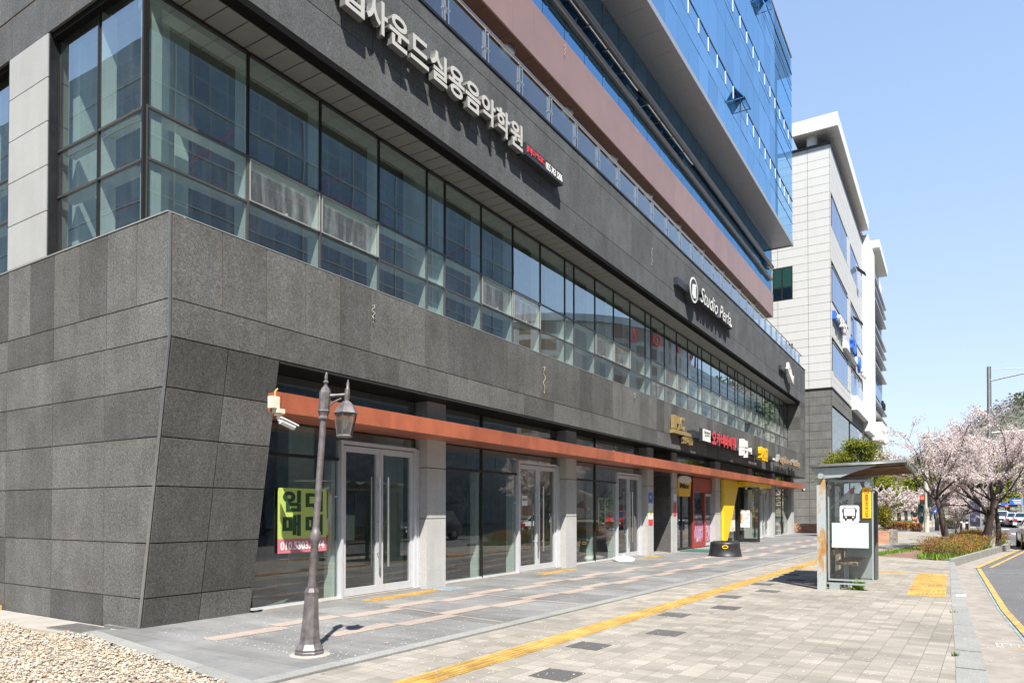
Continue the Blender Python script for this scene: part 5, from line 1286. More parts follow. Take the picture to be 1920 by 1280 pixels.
for k in range(11): m.box(-190, -28, -28+.001, -27.9, 3.5+k*4, 3.62+k*4)
obj('floor_bands', m, M['fin'], o4)

# ================================================================ VEGETATION
def leafmat(name, c, trans=.35, var=.35):
    m = bpy.data.materials.new(name); m.use_nodes = True; nt = m.node_tree; nt.nodes.clear()
    out = N(nt, 'ShaderNodeOutputMaterial'); g_ = N(nt, 'ShaderNodeNewGeometry')
    col = ramp(nt, g_.outputs['Random Per Island'], [(0, tuple(x*(1-var) for x in c)), (1, tuple(min(1, x*(1+var)) for x in c))]).outputs[0]
    d = N(nt, 'ShaderNodeBsdfDiffuse'); t = N(nt, 'ShaderNodeBsdfTranslucent'); nt.links.new(col, d.inputs[0]); nt.links.new(col, t.inputs[0])
    mx = N(nt, 'ShaderNodeMixShader'); mx.inputs[0].default_value = trans; nt.links.new(d.outputs[0], mx.inputs[1]); nt.links.new(t.outputs[0], mx.inputs[2]); nt.links.new(mx.outputs[0], out.inputs[0]); return m
M['bark'] = plain('cherry_bark', (.055,.040,.035), .9, var=.4, nscale=14, bmp=.6)
M['blossom'] = leafmat('blossom', (.82,.745,.73), .45, .13); M['bud'] = leafmat('bud_leaf', (.34,.17,.10), .3, .4)
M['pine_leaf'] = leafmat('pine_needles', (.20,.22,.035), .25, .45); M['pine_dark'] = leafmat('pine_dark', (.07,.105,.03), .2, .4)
M['leaf_yg'] = leafmat('yellow_green_leaf', (.22,.25,.03), .35, .3); M['leaf_red'] = leafmat('russet_leaf', (.33,.12,.05), .3, .4)
M['leaf_green'] = leafmat('green_leaf', (.09,.15,.03), .3, .4); M['leaf_or'] = leafmat('orange_leaf', (.45,.24,.05), .3, .3); M['twig'] = plain('bare_twig', (.20,.16,.14), .9)
def leaf(mb, p, s, r_, mi=0):
    a = r_.uniform(0, 6.283); b = math.acos(r_.uniform(-1, 1)); n = Vector((math.sin(b)*math.cos(a), math.sin(b)*math.sin(a), math.cos(b)))
    u = n.orthogonal().normalized() * s; v = n.cross(u).normalized() * s * r_.uniform(.5, .9)
    mb.add([p-u, p-v*.8, p+u, p+v*.8], [(0,1,2,3)], mi)
def cherry(seed, H=5.0, W=2.6, r0=.13, trunk=1.35, nb=22000, bs=.032, limbs=5, lean=(0,0), depth=4, dens=1.0):
    r_ = random.Random(seed); br = MB(); bl = MB(); tips = []
    def grow(p, d, ln, rad, lv):
        n = 4 if lv < 2 else 3; pts = [p.copy()]; rr = [rad]; q = p.copy(); dd = d.copy()
        for i in range(n):
            dd = (dd + Vector((r_.gauss(0,.13), r_.gauss(0,.13), r_.gauss(0,.08) + (.05 if lv < 3 else -.01)))).normalized()
            q = q + dd*ln/n; pts.append(q.copy()); rr.append(rad*(1-.45*(i+1)/n))
        br.tube(pts, rr, 7 if lv < 2 else (5 if lv < 3 else 3), 0, lv < 3, caps=False)
        if lv >= 2:
            for a, b in zip(pts, pts[1:]): tips.append((a, b, lv))
        if lv < depth:
            kids = {0: limbs, 1: 4, 2: 4, 3: 3}.get(lv, 3)
            for k in range(kids):
                t = r_.uniform(.35, 1.0) if lv else 1.0 - .12*r_.random()
                i = min(n-1, int(t*n)); base = pts[i].lerp(pts[i+1], t*n-i) if i < n else pts[-1]
                if lv == 0:
                    az = 2*math.pi*k/kids + r_.uniform(-.4,.4); el = r_.uniform(.45, 1.05) if k else 1.4
                    nd = Vector((math.cos(az)*math.cos(el), math.sin(az)*math.cos(el), math.sin(el)))
                    rx = W/max(.25, math.cos(el)); rz = (H-trunk)/max(.2, math.sin(el)); l2 = min(rx, rz)*.62*r_.uniform(.85,1.1)
                else:
                    side = Vector((r_.gauss(0,1), r_.gauss(0,1), r_.gauss(0,.55))); side = (side - dd*side.dot(dd)).normalized()
                    nd = (dd*r_.uniform(.7,1.1) + side*r_.uniform(.5,1.0)).normalized(); l2 = ln*r_.uniform(.45,.72)
                grow(base, nd, l2, max(.004, rr[i]*(.58 if lv else .5)), lv+1)
    d0 = Vector((lean[0], lean[1], 1)).normalized()
    grow(Vector((0,0,-.05)), d0, trunk, r0, 0)
    tot = sum((b-a).length*(1.0 if lv > 2 else .35) for a, b, lv in tips)
    for a, b, lv in tips:
        L_ = (b-a).length; n = int(nb*L_*(1.0 if lv > 2 else .35)/tot*r_.uniform(.5,1.4))
        for k in range(n):
            p = a.lerp(b, r_.random()) + Vector((r_.gauss(0,.045), r_.gauss(0,.045), r_.gauss(0,.045)))
            leaf(bl, p, bs*r_.uniform(.6,1.15), r_, 1 if r_.random() < .07 else 0)
    return br, bl
def place(proto, loc, rz=0, s=1, label=None, group=None):
    c = copy_tree(proto); c.location = loc; c.rotation_euler = (0,0,rz); c.scale = (s,s,s)
    if label: c['label'] = label
    if group: c['group'] = group
    return c
def tree_thing(name, parts, loc, label, cat='tree', group=None, s=1, rz=0):
    t = thing(name, label, cat, (0,0,0), group)
    for n_, mb, mt_ in parts: obj(n_, mb, mt_, t)
    t.location = loc; t.scale = (s,s,s); t.rotation_euler = (0,0,rz); return t
br, bl = cherry(11, H=5.1, W=1.85, r0=.15, trunk=2.1, nb=21000, bs=.027, limbs=7, lean=(.02,0))
t1 = tree_thing('cherry_tree', [('trunk', br, M['bark']), ('crown', bl, [M['blossom'], M['bud']])], (gx(1777,30.5), 30.5, 0), 'blossoming cherry tree with a knotted trunk, the nearest one left of the others')
br, bl = cherry(23, H=4.7, W=2.6, r0=.2, trunk=1.5, nb=33000, bs=.029, limbs=6)
t2 = tree_thing('cherry_tree', [('trunk', br, M['bark']), ('crown', bl, [M['blossom'], M['bud']])], (gx(1841,33), 33, 0), 'thick forked blossoming cherry tree beside the grey stump')
br, bl = cherry(37, H=4.9, W=2.7, r0=.11, trunk=1.9, nb=42000, bs=.029, limbs=5, lean=(.16,0))
t3 = tree_thing('cherry_tree', [('trunk', br, M['bark']), ('crown', bl, [M['blossom'], M['bud']])], (gx(1868,34), 34, 0), 'slender leaning cherry tree nearest the road')
# background cherries
br, bl = cherry(5, H=7.5, W=4.0, r0=.2, trunk=2.4, nb=9000, bs=.11, limbs=6, depth=3)
bg_ch = tree_thing('cherry_tree', [('trunk', br, M['bark']), ('crown', bl, [M['blossom'], M['bud']])], (gx(1672,84), 84, 0), 'background cherry tree left in the park, beside the dark pines')
br, bl = cherry(6, H=7, W=4.4, r0=.2, trunk=2.2, nb=9000, bs=.11, limbs=6, depth=3)
bg_ch2 = tree_thing('cherry_tree', [('trunk', br, M['bark']), ('crown', bl, [M['blossom'], M['bud']])], (gx(1697,92), 92, 0), 'background cherry tree above the walking person')
G1 = 'blossoming cherry trees in the background park'
LB = 'distant blossoming cherry tree'
bg_ch['label'] = LB; bg_ch2['label'] = LB; bg_ch['group'] = G1; bg_ch2['group'] = G1
for i, (px, Y, s) in enumerate(((1655,98,1.0),(1686,104,1.1),(1712,110,1.0),(1758,96,1.1),(1770,112,1.1),(1785,100,.9),(1797,120,1.1),(1808,108,1.0),(1745,128,1.2),(1728,122,1.1),(1820,130,1.1),(1790,140,1.2))):
    place((bg_ch, bg_ch2)[i % 2], (gx(px,Y), Y, 0), i*1.3, s*.66, LB, G1)
for i, (px, Y, s) in enumerate(((1850,150,1.2),(1868,165,1.2),(1885,150,1.1))):
    place((bg_ch, bg_ch2)[i % 2], (gx(px,Y), Y, 0), i*2.1, s*.8, LB, G1)
bg_ch.scale = bg_ch2.scale = (.62,)*3
# cherries across the road, mirrored in the shopfronts
G2 = 'cherry trees across the road, mirrored in the shop glass'
for i in range(11):
    Y = 12+i*8.5; place((t1,t2,t3)[i % 3], (19+(i%2)*2.2, Y, 0), i*1.7, 1.25, 'cherry tree across the road, mirrored in the shop glass', G2)
# pines
def pine(seed, H=8, W=2.6, trunk=3.2, r0=.16, n=11000, ls=.12, lo_fac=.0):
    r_ = random.Random(seed); br = MB(); bl = MB()
    pts = [Vector((0,0,-.1))]; 
    for k in range(1,8): pts.append(Vector((r_.gauss(0,.10)*k*.35, r_.gauss(0,.10)*k*.35, H*.93*k/7)))
    br.tube(pts, [r0*(1-.11*k) for k in range(8)], 7, caps=False)
    clumps = []
    for k in range(26):
        z = trunk + (H-trunk)*((k+.5)/26)**.9; t = (z-trunk)/(H-trunk); R_ = W*(1-t*.75)*r_.uniform(.45,1.05); a = r_.uniform(0,6.28)
        i = min(6, int(z/H/.93*7)); base = pts[i].lerp(pts[i+1], .5) if i < 7 else pts[-1]
        c = Vector((base.x+R_*math.cos(a), base.y+R_*math.sin(a), z+r_.uniform(-.1,.35)))
        br.tube([Vector((base.x,base.y,z-.25)), base.lerp(c,.5)*1.0 + Vector((0,0,(z-base.z)*.5)), c], [.05,.035,.015], 4, caps=False); clumps.append((c, W*.34*r_.uniform(.8,1.25)))
    clumps.append((pts[-1]+Vector((0,0,.2)), W*.3))
    for c, rc in clumps:
        for k in range(n//len(clumps)):
            d = Vector((r_.gauss(0,1), r_.gauss(0,1), r_.gauss(0,.5))); d *= rc*.55
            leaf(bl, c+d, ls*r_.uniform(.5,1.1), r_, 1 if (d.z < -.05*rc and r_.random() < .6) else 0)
    return br, bl
br, bl = pine(3, H=5.2, W=1.5, trunk=3.3, n=16000, ls=.055)
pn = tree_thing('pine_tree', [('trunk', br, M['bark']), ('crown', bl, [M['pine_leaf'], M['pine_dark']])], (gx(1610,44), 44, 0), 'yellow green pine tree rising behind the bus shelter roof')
place(pn, (gx(1584,49),49,0), 3, .98, 'yellow green pine tree, left one of the two behind the bus shelter roof')
pn['label'] = 'yellow green pine tree, right one of the two behind the bus shelter roof'
br, bl = pine(9, H=8, W=3.2, trunk=3.5, n=7000, ls=.25)
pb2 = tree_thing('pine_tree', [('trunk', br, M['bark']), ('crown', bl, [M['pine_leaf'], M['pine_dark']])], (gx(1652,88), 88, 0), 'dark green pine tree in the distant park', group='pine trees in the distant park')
pb2.scale = (.6,)*3
for i, (px, Y, s) in enumerate(((1668,108,.72),(1684,115,.8),(1700,125,.85),(1718,118,.75),(1735,135,.85),(1752,150,.9),(1652,112,.85),(1812,145,.45),(1660,95,.62))): place(pb2, (gx(px,Y),Y,0), i*.9, s, 'dark green pine tree in the distant park', 'pine trees in the distant park')
br, bl = pine(12, H=6.5, W=3.6, trunk=2.0, n=5000, ls=.22)
yg = tree_thing('broadleaf_tree', [('trunk', br, M['bark']), ('crown', bl, [M['leaf_yg'], M['leaf_yg']])], (gx(1892,140), 140, 0), 'bright yellow green tree behind the blue road sign', s=1.6)
# planted bed with russet shrubs
m = MB(); m.prism([(-.9,25.2),(.02,24.8),(1.9,36.2),(2.1,40.5),(1.2,41),(-.3,31)], -.1, .05); kind(obj('planting_soil', m, M['earth']), 'structure')
m = MB(); rb = random.Random(4)
def in_bed(x, y): 
    xl = -.85 + (y-25.2)*.10; xr = .02+(y-24.8)*.165 - .15; return xl < x < min(xr, 1.95)
cl = []
while len(cl) < 230:
    y = rb.uniform(25.9, 39.5); x = rb.uniform(-.9, 2.0)
    if in_bed(x, y): cl.append((x, y, rb.uniform(.28,.62), rb.choice([0,0,0,1,1,2,3,3])))
for x, y, hh, ci in cl:
    for k in range(240):
        t = rb.random()**.7; p = Vector((x+rb.gauss(0,.15)*(.5+t), y+rb.gauss(0,.15)*(.5+t), .05+hh*t)); c_ = ci if rb.random() < .65 else rb.choice([0,1,2,3]); leaf(m, p, rb.uniform(.012,.028), rb, c_)
    for k in range(7): m.tube([(x+rb.gauss(0,.06),y+rb.gauss(0,.06),.03),(x+rb.gauss(0,.16),y+rb.gauss(0,.16),hh*1.05)], .004, 3, 4, caps=False)
kind(obj('shrub_bed', m, [M['leaf_red'], M['leaf_or'], M['leaf_green'], M['leaf_yg'], M['twig']]), 'stuff')
M['grass'] = leafmat('grass_blade', (.16,.26,.04), .3, .35)
m = MB()
for k in range(900):
    y = rb.uniform(24.9,38.5); xr = .0+(y-24.8)*.165 - rb.uniform(.05,.35) if rb.random() < .65 else -.85+(y-25.2)*.10+rb.uniform(-.05,.25)
    if y < 26: xr = rb.uniform(-.85,.0)
    tuft(m, xr, y, .03, rb.uniform(.08,.2), 9, .05)
kind(obj('grass_edge', m, M['grass']), 'stuff')
m = MB()
for k in range(700):
    t = rb.random(); tuft(m, -2.3+t*1.6+rb.gauss(0,.15), 26.0+t*9+rb.gauss(0,.2), .005, rb.uniform(.03,.09), 8, .08)
kind(obj('grass_strip', m, M['grass']), 'stuff')
# hedge rows far away
def hedge(name, x0, x1, y0, y1, h, mats_, n, lab, ls=.06):
    mm = MB(); mm.box(x0+.1,x1-.1,y0+.1,y1-.1,-.02,h*.8,len(mats_))
    for k in range(n): leaf(mm, Vector((rb.uniform(x0,x1), rb.uniform(y0,y1), h*rb.random()**.6)), ls*rb.uniform(.6,1.2), rb, rb.randrange(len(mats_)))
    return tag(obj(name, mm, mats_+[M['bark']]), lab, 'hedge')
hedge('hedge', gx(1672,62), gx(1702,62), 62, 63.5, .62, [M['leaf_red'], M['leaf_or']], 2600, 'low russet hedge at the far corner of the park')
hedge('hedge', gx(1706,59), gx(1729,59), 59, 60, .6, [M['leaf_red'], M['leaf_or']], 1600, 'small russet hedge left of the traffic light pole')
hedge('hedge', gx(1770,75), gx(1801,75), 75, 77, .75, [M['leaf_yg'], M['leaf_green']], 2500, 'clipped green hedge between the two poles')
hedge('hedge', gx(1782,80), gx(1800,80), 80, 82, 1.2, [M['leaf_red'], M['leaf_green']], 1600, 'russet hedge beyond the clipped green hedge')
hedge('hedge', gx(1650,72), gx(1705,72), 72, 78, .5, [M['leaf_yg'], M['grass']], 3500, 'yellow green ground shrubs under the park trees', .09)
hedge('hedge', gx(1818,38), gx(1836,38), 38, 39, .62, [M['leaf_green'], M['pine_dark']], 1500, 'dark green hedge piece behind the cherry trunks', .04)
hedge('hedge', gx(1860,36), gx(1866,36), 36, 37, .7, [M['leaf_yg'], M['leaf_green']], 900, 'small green bush between the stump and the leaning cherry', .04)
# brick planter with camellia shrub
bp_ = thing('brick_planter', 'red brick planter with a grey concrete end, right of the bus shelter', 'planter', (-2.5, 36.5, 0))
M['brick'], nt_, b_ = newmat('brick')
g_ = N(nt_, 'ShaderNodeNewGeometry'); sp = N(nt_, 'ShaderNodeSeparateXYZ'); nt_.links.new(g_.outputs['Position'], sp.inputs[0])
cb = N(nt_, 'ShaderNodeCombineXYZ'); nt_.links.new(sp.outputs[0], cb.inputs[0]); nt_.links.new(sp.outputs[2], cb.inputs[1])
bk = N(nt_, 'ShaderNodeTexBrick'); bk.inputs['Scale'].default_value = 1; bk.inputs['Brick Width'].default_value = .21; bk.inputs['Row Height'].default_value = .07; bk.inputs['Mortar Size'].default_value = .006
bk.inputs['Color1'].default_value = (.42,.16,.08,1); bk.inputs['Color2'].default_value = (.50,.28,.18,1); bk.inputs['Mortar'].default_value = (.4,.36,.3,1); nt_.links.new(cb.outputs[0], bk.inputs['Vector']); nt_.links.new(bk.outputs['Color'], b_.inputs['Base Color']); b_.inputs['Roughness'].default_value = .9
xa, xb2, xc = gx(1640,36.5), gx(1669,36.5), gx(1680,36.5)
m = MB(); m.box(xa-1.2, xb2, 36.4, 37.6, 0, .58); obj('brick_wall', m, M['brick'], bp_)
m = MB(); m.box(xb2+.001, xc, 36.38, 37.62, 0, .62); obj('concrete_end', m, plain('stained_concrete', (.24,.23,.21), .9, var=.5, nscale=9), bp_)
m = MB()
for c in range(5):
    cx_, cz_ = gx(1648+c*4,37)+rb.gauss(0,.05), 1.0+.35*rb.random()+(.35 if c < 2 else 0)
    m.tube([(gx(1657,37)+c*.03,37,.5),(cx_,37,cz_)], .015, 4, 2, caps=False)
    for k in range(380): leaf(m, Vector((cx_+rb.gauss(0,.16), 37+rb.gauss(0,.2), cz_+rb.gauss(0,.18))), rb.uniform(.03,.055), rb, 0 if rb.random() < .65 else 1)
tag(obj('camellia_shrub', m, [M['leaf_green'], M['leaf_or'], M['bark']]), 'glossy shrub with yellowing leaves in the brick planter', 'shrub')
m = MB(); m.box(gx(1489,49)-2, gx(1545,53), 51.0, 51.5, 0, .62); tag(obj('brick_wall', m, M['brick']), 'low brick planter wall at the foot of the grey stone wall', 'wall')
# hills
M['hill'], nt_, b_ = newmat('hill_wood')
v_ = coords(nt_); n1_ = noisen(nt_, v_, .16, 6, .8); n2_ = noisen(nt_, v_, .03, 4, .6)
c_ = mixc(nt_, ramp(nt_, n2_, [(.42,(0,0,0)),(.58,(1,1,1))]).outputs[0], ramp(nt_, n1_, [(.35,(.16,.14,.13)),(.7,(.30,.26,.24))]).outputs[0], ramp(nt_, n1_, [(.35,(.07,.09,.05)),(.7,(.14,.17,.09))]).outputs[0])
nt_.links.new(c_, b_.inputs['Base Color']); b_.inputs['Roughness'].default_value = 1
m = MB(); nx, ny = 130, 40; vs2 = []
def hz(x, y):
    base = 14 + 26/(1+math.exp(-(x-2)/9.0)) + 20/(1+math.exp(-(x-45)/12.0)); rise = max(0, min(1, (y-190)/130)); rise = rise*rise*(3-2*rise)
    return base*rise + 3.0*noise.noise(Vector((x*.05,y*.05,0)))*rise + 1.2*noise.noise(Vector((x*.3,y*.3,2)))*rise - .3
for j in range(ny):
    for i in range(nx): x = -120+i*3.2; y = 180+j*6.0; vs2.append((x, y, hz(x, y)))
m.add(vs2, [(j*nx+i, j*nx+i+1, (j+1)*nx+i+1, (j+1)*nx+i) for j in range(ny-1) for i in range(nx-1)], 0, True); kind(obj('hills', m, M['hill']), 'structure')
m = MB(); rh = random.Random(8)
M['hill_brown'] = leafmat('bare_wood', (.27,.235,.22), .2, .35); M['hill_green'] = leafmat('hill_pine', (.12,.145,.085), .2, .4)
for k in range(1500):
    x = rh.uniform(-35, 75); y = rh.uniform(200, 330); z = hz(x, y); green = noise.noise(Vector((x*.045, y*.045, 5))) > .02; s_ = rh.uniform(1.6,3.0)
    for q in range(18): leaf(m, Vector((x+rh.gauss(0,s_*.55), y+rh.gauss(0,s_*.5), z+s_*rh.uniform(.2,1.9))), rh.uniform(.5,.9) if green else rh.uniform(.28,.6), rh, 0 if green else 1)
kind(obj('hillside_wood', m, [M['hill_green'], M['hill_brown']]), 'stuff')

# ================================================================ STREET FURNITURE, BACKGROUND
M['pole_grey'] = plain('galvanised_pole', (.36,.37,.33), .5, .3); M['conc_pole'] = plain('concrete_pole', (.46,.46,.38), .85, var=.1)
M['lit_red'], nt_, b_ = newmat('lit_red'); b_.inputs['Base Color'].default_value = (.8,.03,.02,1); b_.inputs['Emission Color'].default_value = (1,.06,.03,1); b_.inputs['Emission Strength'].default_value = 2.2
M['lens_dark'] = plain('unlit_lens', (.03,.03,.03), .3)
def pole_thing(name, px, Y, H, r, lab, cat, mat, group=None, z0=0):
    t = thing(name, lab, cat, (gx(px,Y), Y, z0), group); m = MB(); m.tube([(gx(px,Y),Y,z0),(gx(px,Y),Y,z0+H)], [r, r*.75], 12); obj('pole', m, mat, t); return t
tl = pole_thing('traffic_light_pole', 1737, 57.2, 6.4, .17, 'thick grey pole with a side-on traffic light, left of the blue round sign', 'pole', M['conc_pole'])
def signal(name, x, y, z, lab, side=True, lit=0, group=None):
    t = thing(name, lab, 'traffic light', (x,y,z), group); m = MB(); m.box(x-.16,x+.16,y-.14,y+.14,z,z+1.1); obj('housing', m, M['sign_black'], t)
    for k in range(3):
        zz = z+.18+k*.36; m = MB(); 
        if side: m.prism([(x+.16,zz-.12),(x+.16,zz+.15),(x+.50,zz+.12),(x+.42,zz+.02)], y-.13, y+.13, 'y'); obj('visor', m, M['sign_black'], t)
        else:
            m.tube([(x,y-.14,zz),(x,y-.16,zz)], .13, 12); obj('lens', m, M['lit_red'] if k == 2 and lit else M['lens_dark'], t)
    return t
signal('traffic_light', gx(1742,57.2)+.05, 57.2, 1.75, 'black three lens traffic light in profile on the thick grey pole')
t = thing('pedestrian_signal', 'pedestrian signal showing a red light, left of the thick grey pole', 'traffic light', (gx(1729.5,57),57,1.8))
x_ = gx(1729.5,57); m = MB(); m.box(x_-.15,x_+.15,56.9,57.1,1.95,2.55); obj('housing', m, M['sign_black'], t)
m = MB(); m.box(x_-.10,x_+.10,56.88,56.899,2.28,2.49); obj('red_lens', m, M['lit_red'], t); m = MB(); m.box(x_-.1,x_+.1,56.88,56.899,2.0,2.2); obj('dark_lens', m, M['lens_dark'], t)
t2_ = pole_thing('traffic_light_pole', 1765.5, 75, 6.5, .13, 'thin pale pole with a traffic light beyond the crossing', 'pole', M['conc_pole'])
signal('traffic_light', gx(1768,75)+.1, 75, 1.9, 'black traffic light on the thin pale pole beyond the crossing')
t = thing('cycle_path_sign', 'round blue sign with white walker and bicycle on a thin post', 'road sign', (gx(1749,57.6),57.6,0))
x_ = gx(1748.6,57.6); m = MB(); m.tube([(x_,57.6,0),(x_,57.6,1.6)], .025, 8); obj('post', m, M['pole_grey'], t)
m = MB(); m.prism([(x_+.26*math.cos(2*math.pi*k/24), 1.55+.26*math.sin(2*math.pi*k/24)) for k in range(24)], 57.55, 57.57, 'y'); obj('disc', m, M['sign_blue'], t)
m = MB(); m.prism([(x_-.13,1.68),(x_-.09,1.70),(x_-.04,1.52),(x_-.08,1.50)], 57.54, 57.549, 'y'); m.prism([(x_-.15,1.50),(x_-.12,1.50),(x_-.09,1.62),(x_-.12,1.62)], 57.54, 57.549, 'y')
for cx_ in (.02,.16): m.prism([(x_+cx_+.05*math.cos(2*math.pi*k/10), 1.47+.05*math.sin(2*math.pi*k/10)) for k in range(10)], 57.54, 57.549, 'y')
m.prism([(x_+.02,1.49),(x_+.12,1.56),(x_+.16,1.49),(x_+.12,1.54)], 57.535, 57.539, 'y'); obj('symbols', m, M['paper'], t)
m = MB(); x_ = gx(1727,58); m.lathe(x_, 58, [(.10,.6),(.17,.8),(.20,1.3),(.19,1.9),(.15,2.0)], 12); tb_ = tag(obj('green_cover', m, plain('green_tarp', (.01,.09,.06), .6, var=.3)), 'dark green closed parasol left of the pedestrian signal', 'parasol')
m = MB(); m.tube([(x_,58,0),(x_,58,.62)], .04, 8); obj('stand', m, M['pole_grey'], tb_); m = MB(); m.lathe(x_, 58, [(.16,1.99),(.17,2.10),(0,2.12)], 10); obj('cap', m, M['paper'], tb_)
for i, px in enumerate((1792,1802,1812,1815.5)):
    Y = 53.5 - (1.5 if i > 1 else 0); o = thing('bollard', 'black bollard at the crossing, '+('leftmost','second from left','third from left','rightmost')[i]+' of the four', 'bollard', (gx(px,Y),Y,0), 'black bollards at the crossing')
    m = MB(); x_ = gx(px,Y); m.lathe(x_, Y, [(.07,0),(.065,.9),(.08,.92),(.08,.98),(.0,1.02)], 12); obj('post', m, M['sign_black'], o); m = MB(); m.lathe(x_, Y, [(.068,.72),(.068,.82)], 12); obj('band', m, M['paper'], o)
for i, px in enumerate((1755,1758.5)):
    o = thing('bollard', ('left','right')[i]+' grey bollard beside the thick traffic light pole', 'bollard', (gx(px,62),62,0), 'grey bollards by the traffic light pole'); m = MB(); m.lathe(gx(px,62), 62, [(.09,0),(.09,1.0),(.05,1.05)], 10); obj('post', m, M['frame_dark'], o)
# banner, grey stump, thin post, street light, gantry sign
t = thing('street_banner', 'dark vertical banner with a pale portrait on a post among the cherry trunks', 'banner', (gx(1829,40),40,0))
x_ = gx(1829,40); m = MB(); m.tube([(x_-.26,40,-.1),(x_-.26,40,1.95)], .03, 8); m.tube([(x_+.2,40,-.1),(x_+.2,40,1.95)], .03, 8); obj('post', m, M['pole_grey'], t)
m = MB(); m.box(x_-.24,x_+.18,39.98,39.99,.75,1.95); obj('cloth', m, film('banner_print', [(.35,(.02,.02,.035)),(.55,(.05,.05,.10)),(.66,(.30,.28,.32)),(.75,(.5,.42,.4))], 3), t)
m = MB(); x_ = gx(1856,33.5); m.lathe(x_, 33.5, [(.16,0),(.17,.4),(.155,.9),(.165,1.4),(.155,1.60),(.12,1.66)], 12); tag(obj('concrete_stump', m, plain('mottled_concrete', (.34,.31,.26), .95, var=.35, nscale=7, bmp=.5)), 'mottled grey stump like post between two cherry trunks', 'post')
m = MB(); m.tube([(gx(1865,36),36,0),(gx(1865,36),36,2.2)], .03, 8); tag(obj('sign_post', m, M['pole_grey']), 'thin grey post left of the leaning cherry trunk', 'post')
sl = thing('street_light', 'tall steel street light mast with an arm reaching over the road', 'street light', (gx(1857,44),44,0))
x_ = gx(1857,44); zt = 1.5 + ray(1857,687).z/ray(1857,687).y*44
m = MB(); m.tube([(x_,44,0),(x_,44,zt*.8),(x_,44,zt)], [.13,.10,.095], 12); obj('mast', m, M['steel_dull'], sl)
m = MB(); m.tube([(x_,44,zt-.15),(x_+3,44,zt-.30)], .02, 6); m.tube([(x_,44,zt-.75),(x_+3,44,zt-.22),(x_+5,44,zt)], .045, 8); m.box(x_+4.8,x_+5.6,43.85,44.15,zt-.05,zt+.08); obj('arm', m, M['steel_dull'], sl)
m = MB(); m.tube([(x_,44,1.5+ray(1857,811).z/ray(1857,811).y*44),(x_+4.5,44,1.5+ray(1857,808).z/ray(1857,808).y*44)], .04, 8); obj('lower_arm', m, M['paper'], sl)
ga = thing('road_sign_gantry', 'blue overhead road sign on a grey mast arm across the road', 'road sign', (gx(1905,110),110,0))
z_ = 1.5+(957-943)/FPX*100; xa_, xb_ = gx(1893,110), gx(1931,110)
m = MB(); m.box(xa_,xb_,109.9,109.98,z_-.38,z_+.50); obj('blue_panel', m, M['sign_blue'], ga)
m = MB(); 
for a_, b_2, zz in ((.3,1.3,.22),(.4,1.2,.02),(.5,1.25,-.2),(1.75,3.0,.1),(1.8,2.9,-.1)): m.box(xa_+a_, xa_+b_2, 109.88, 109.899, z_+zz, z_+zz+.10)
obj('white_lettering', m, M['paper'], ga)
m = MB(); m.tube([(gx(1853,110),110,z_-.25),(xb_+3,110,z_-.25)], .07, 8); m.tube([(gx(1916,110),110,-.1),(gx(1916,110),110,z_+.6)], .14, 10); obj('mast', m, M['pole_grey'], ga)
for i, px in enumerate((1860,1884)):
    x_ = gx(px,108); t = thing('traffic_light', ('horizontal traffic light showing red, left one over the far road','horizontal traffic light showing red, beside the blue overhead sign')[i], 'traffic light', (x_,108,z_-.5))
    m = MB(); m.box(x_,x_+1.3,108,108.25,z_-.62,z_-.28); obj('housing', m, M['sign_black'], t); m = MB(); m.tube([(x_+.2,107.99,z_-.45),(x_+.2,107.95,z_-.45)], .15, 12); obj('red_lens', m, M['lit_red'], t)
m = MB(); x_ = gx(1883.5,100); m.box(x_-.35,x_+.35,99.95,100,2.1,2.4); tag(obj('small_blue_sign', m, M['sign_blue']), 'small blue sign on the far roadside right of the leaning trunk', 'road sign')
x_ = gx(1773,75); m = MB(); m.prism([(x_-.25,4.3),(x_+.2,4.5),(x_+.25,4.35),(x_-.2,4.15)], 74.9, 74.95, 'y'); tag(obj('small_blue_sign', m, M['sign_blue']), 'small tilted blue sign beside the knotted cherry trunk', 'road sign')
# person
pr = thing('person', 'person in a black shirt and orange shorts walking away in the park', 'person', (gx(1715,66),66,0))
def skin_body(name, joints, edges, radii, mat, parent, sub=2):
    me = bpy.data.meshes.new(name); me.from_pydata(joints, edges, []); o = bpy.data.objects.new(name, me); COL.objects.link(o)
    sk = o.modifiers.new('s', 'SKIN'); su = o.modifiers.new('u', 'SUBSURF'); su.levels = sub; su.render_levels = sub
    for i, v in enumerate(me.skin_vertices[0].data): v.radius = (radii[i][0], radii[i][1]) if isinstance(radii[i], tuple) else (radii[i], radii[i])
    me.skin_vertices[0].data[0].use_root = True; me.materials.append(mat)
    dg = bpy.context.evaluated_depsgraph_get(); m2 = bpy.data.meshes.new_from_object(o.evaluated_get(dg)); bpy.data.objects.remove(o)
    for p in m2.polygons: p.use_smooth = True
    o2 = bpy.data.objects.new(name, m2); COL.objects.link(o2); o2.parent = parent; return o2
J = [(0,0,.92),(0,0,1.12),(0,.01,1.35),(0,.01,1.47),(0,0,1.56),(0,0,1.66),
     (.10,0,.86),(.11,.06,.50),(.11,-.02,.08),(.12,.12,.04),(-.10,0,.86),(-.11,-.10,.50),(-.11,-.25,.12),(-.11,-.14,.05),
     (.19,0,1.40),(.24,-.04,1.14),(.22,.08,.90),(.22,.12,.82),(-.19,0,1.40),(-.24,.05,1.14),(-.22,.14,.92),(-.22,.19,.85)]
E_ = [(0,1),(1,2),(2,3),(3,4),(4,5),(0,6),(6,7),(7,8),(8,9),(0,10),(10,11),(11,12),(12,13),(2,14),(14,15),(15,16),(16,17),(2,18),(18,19),(19,20),(20,21)]
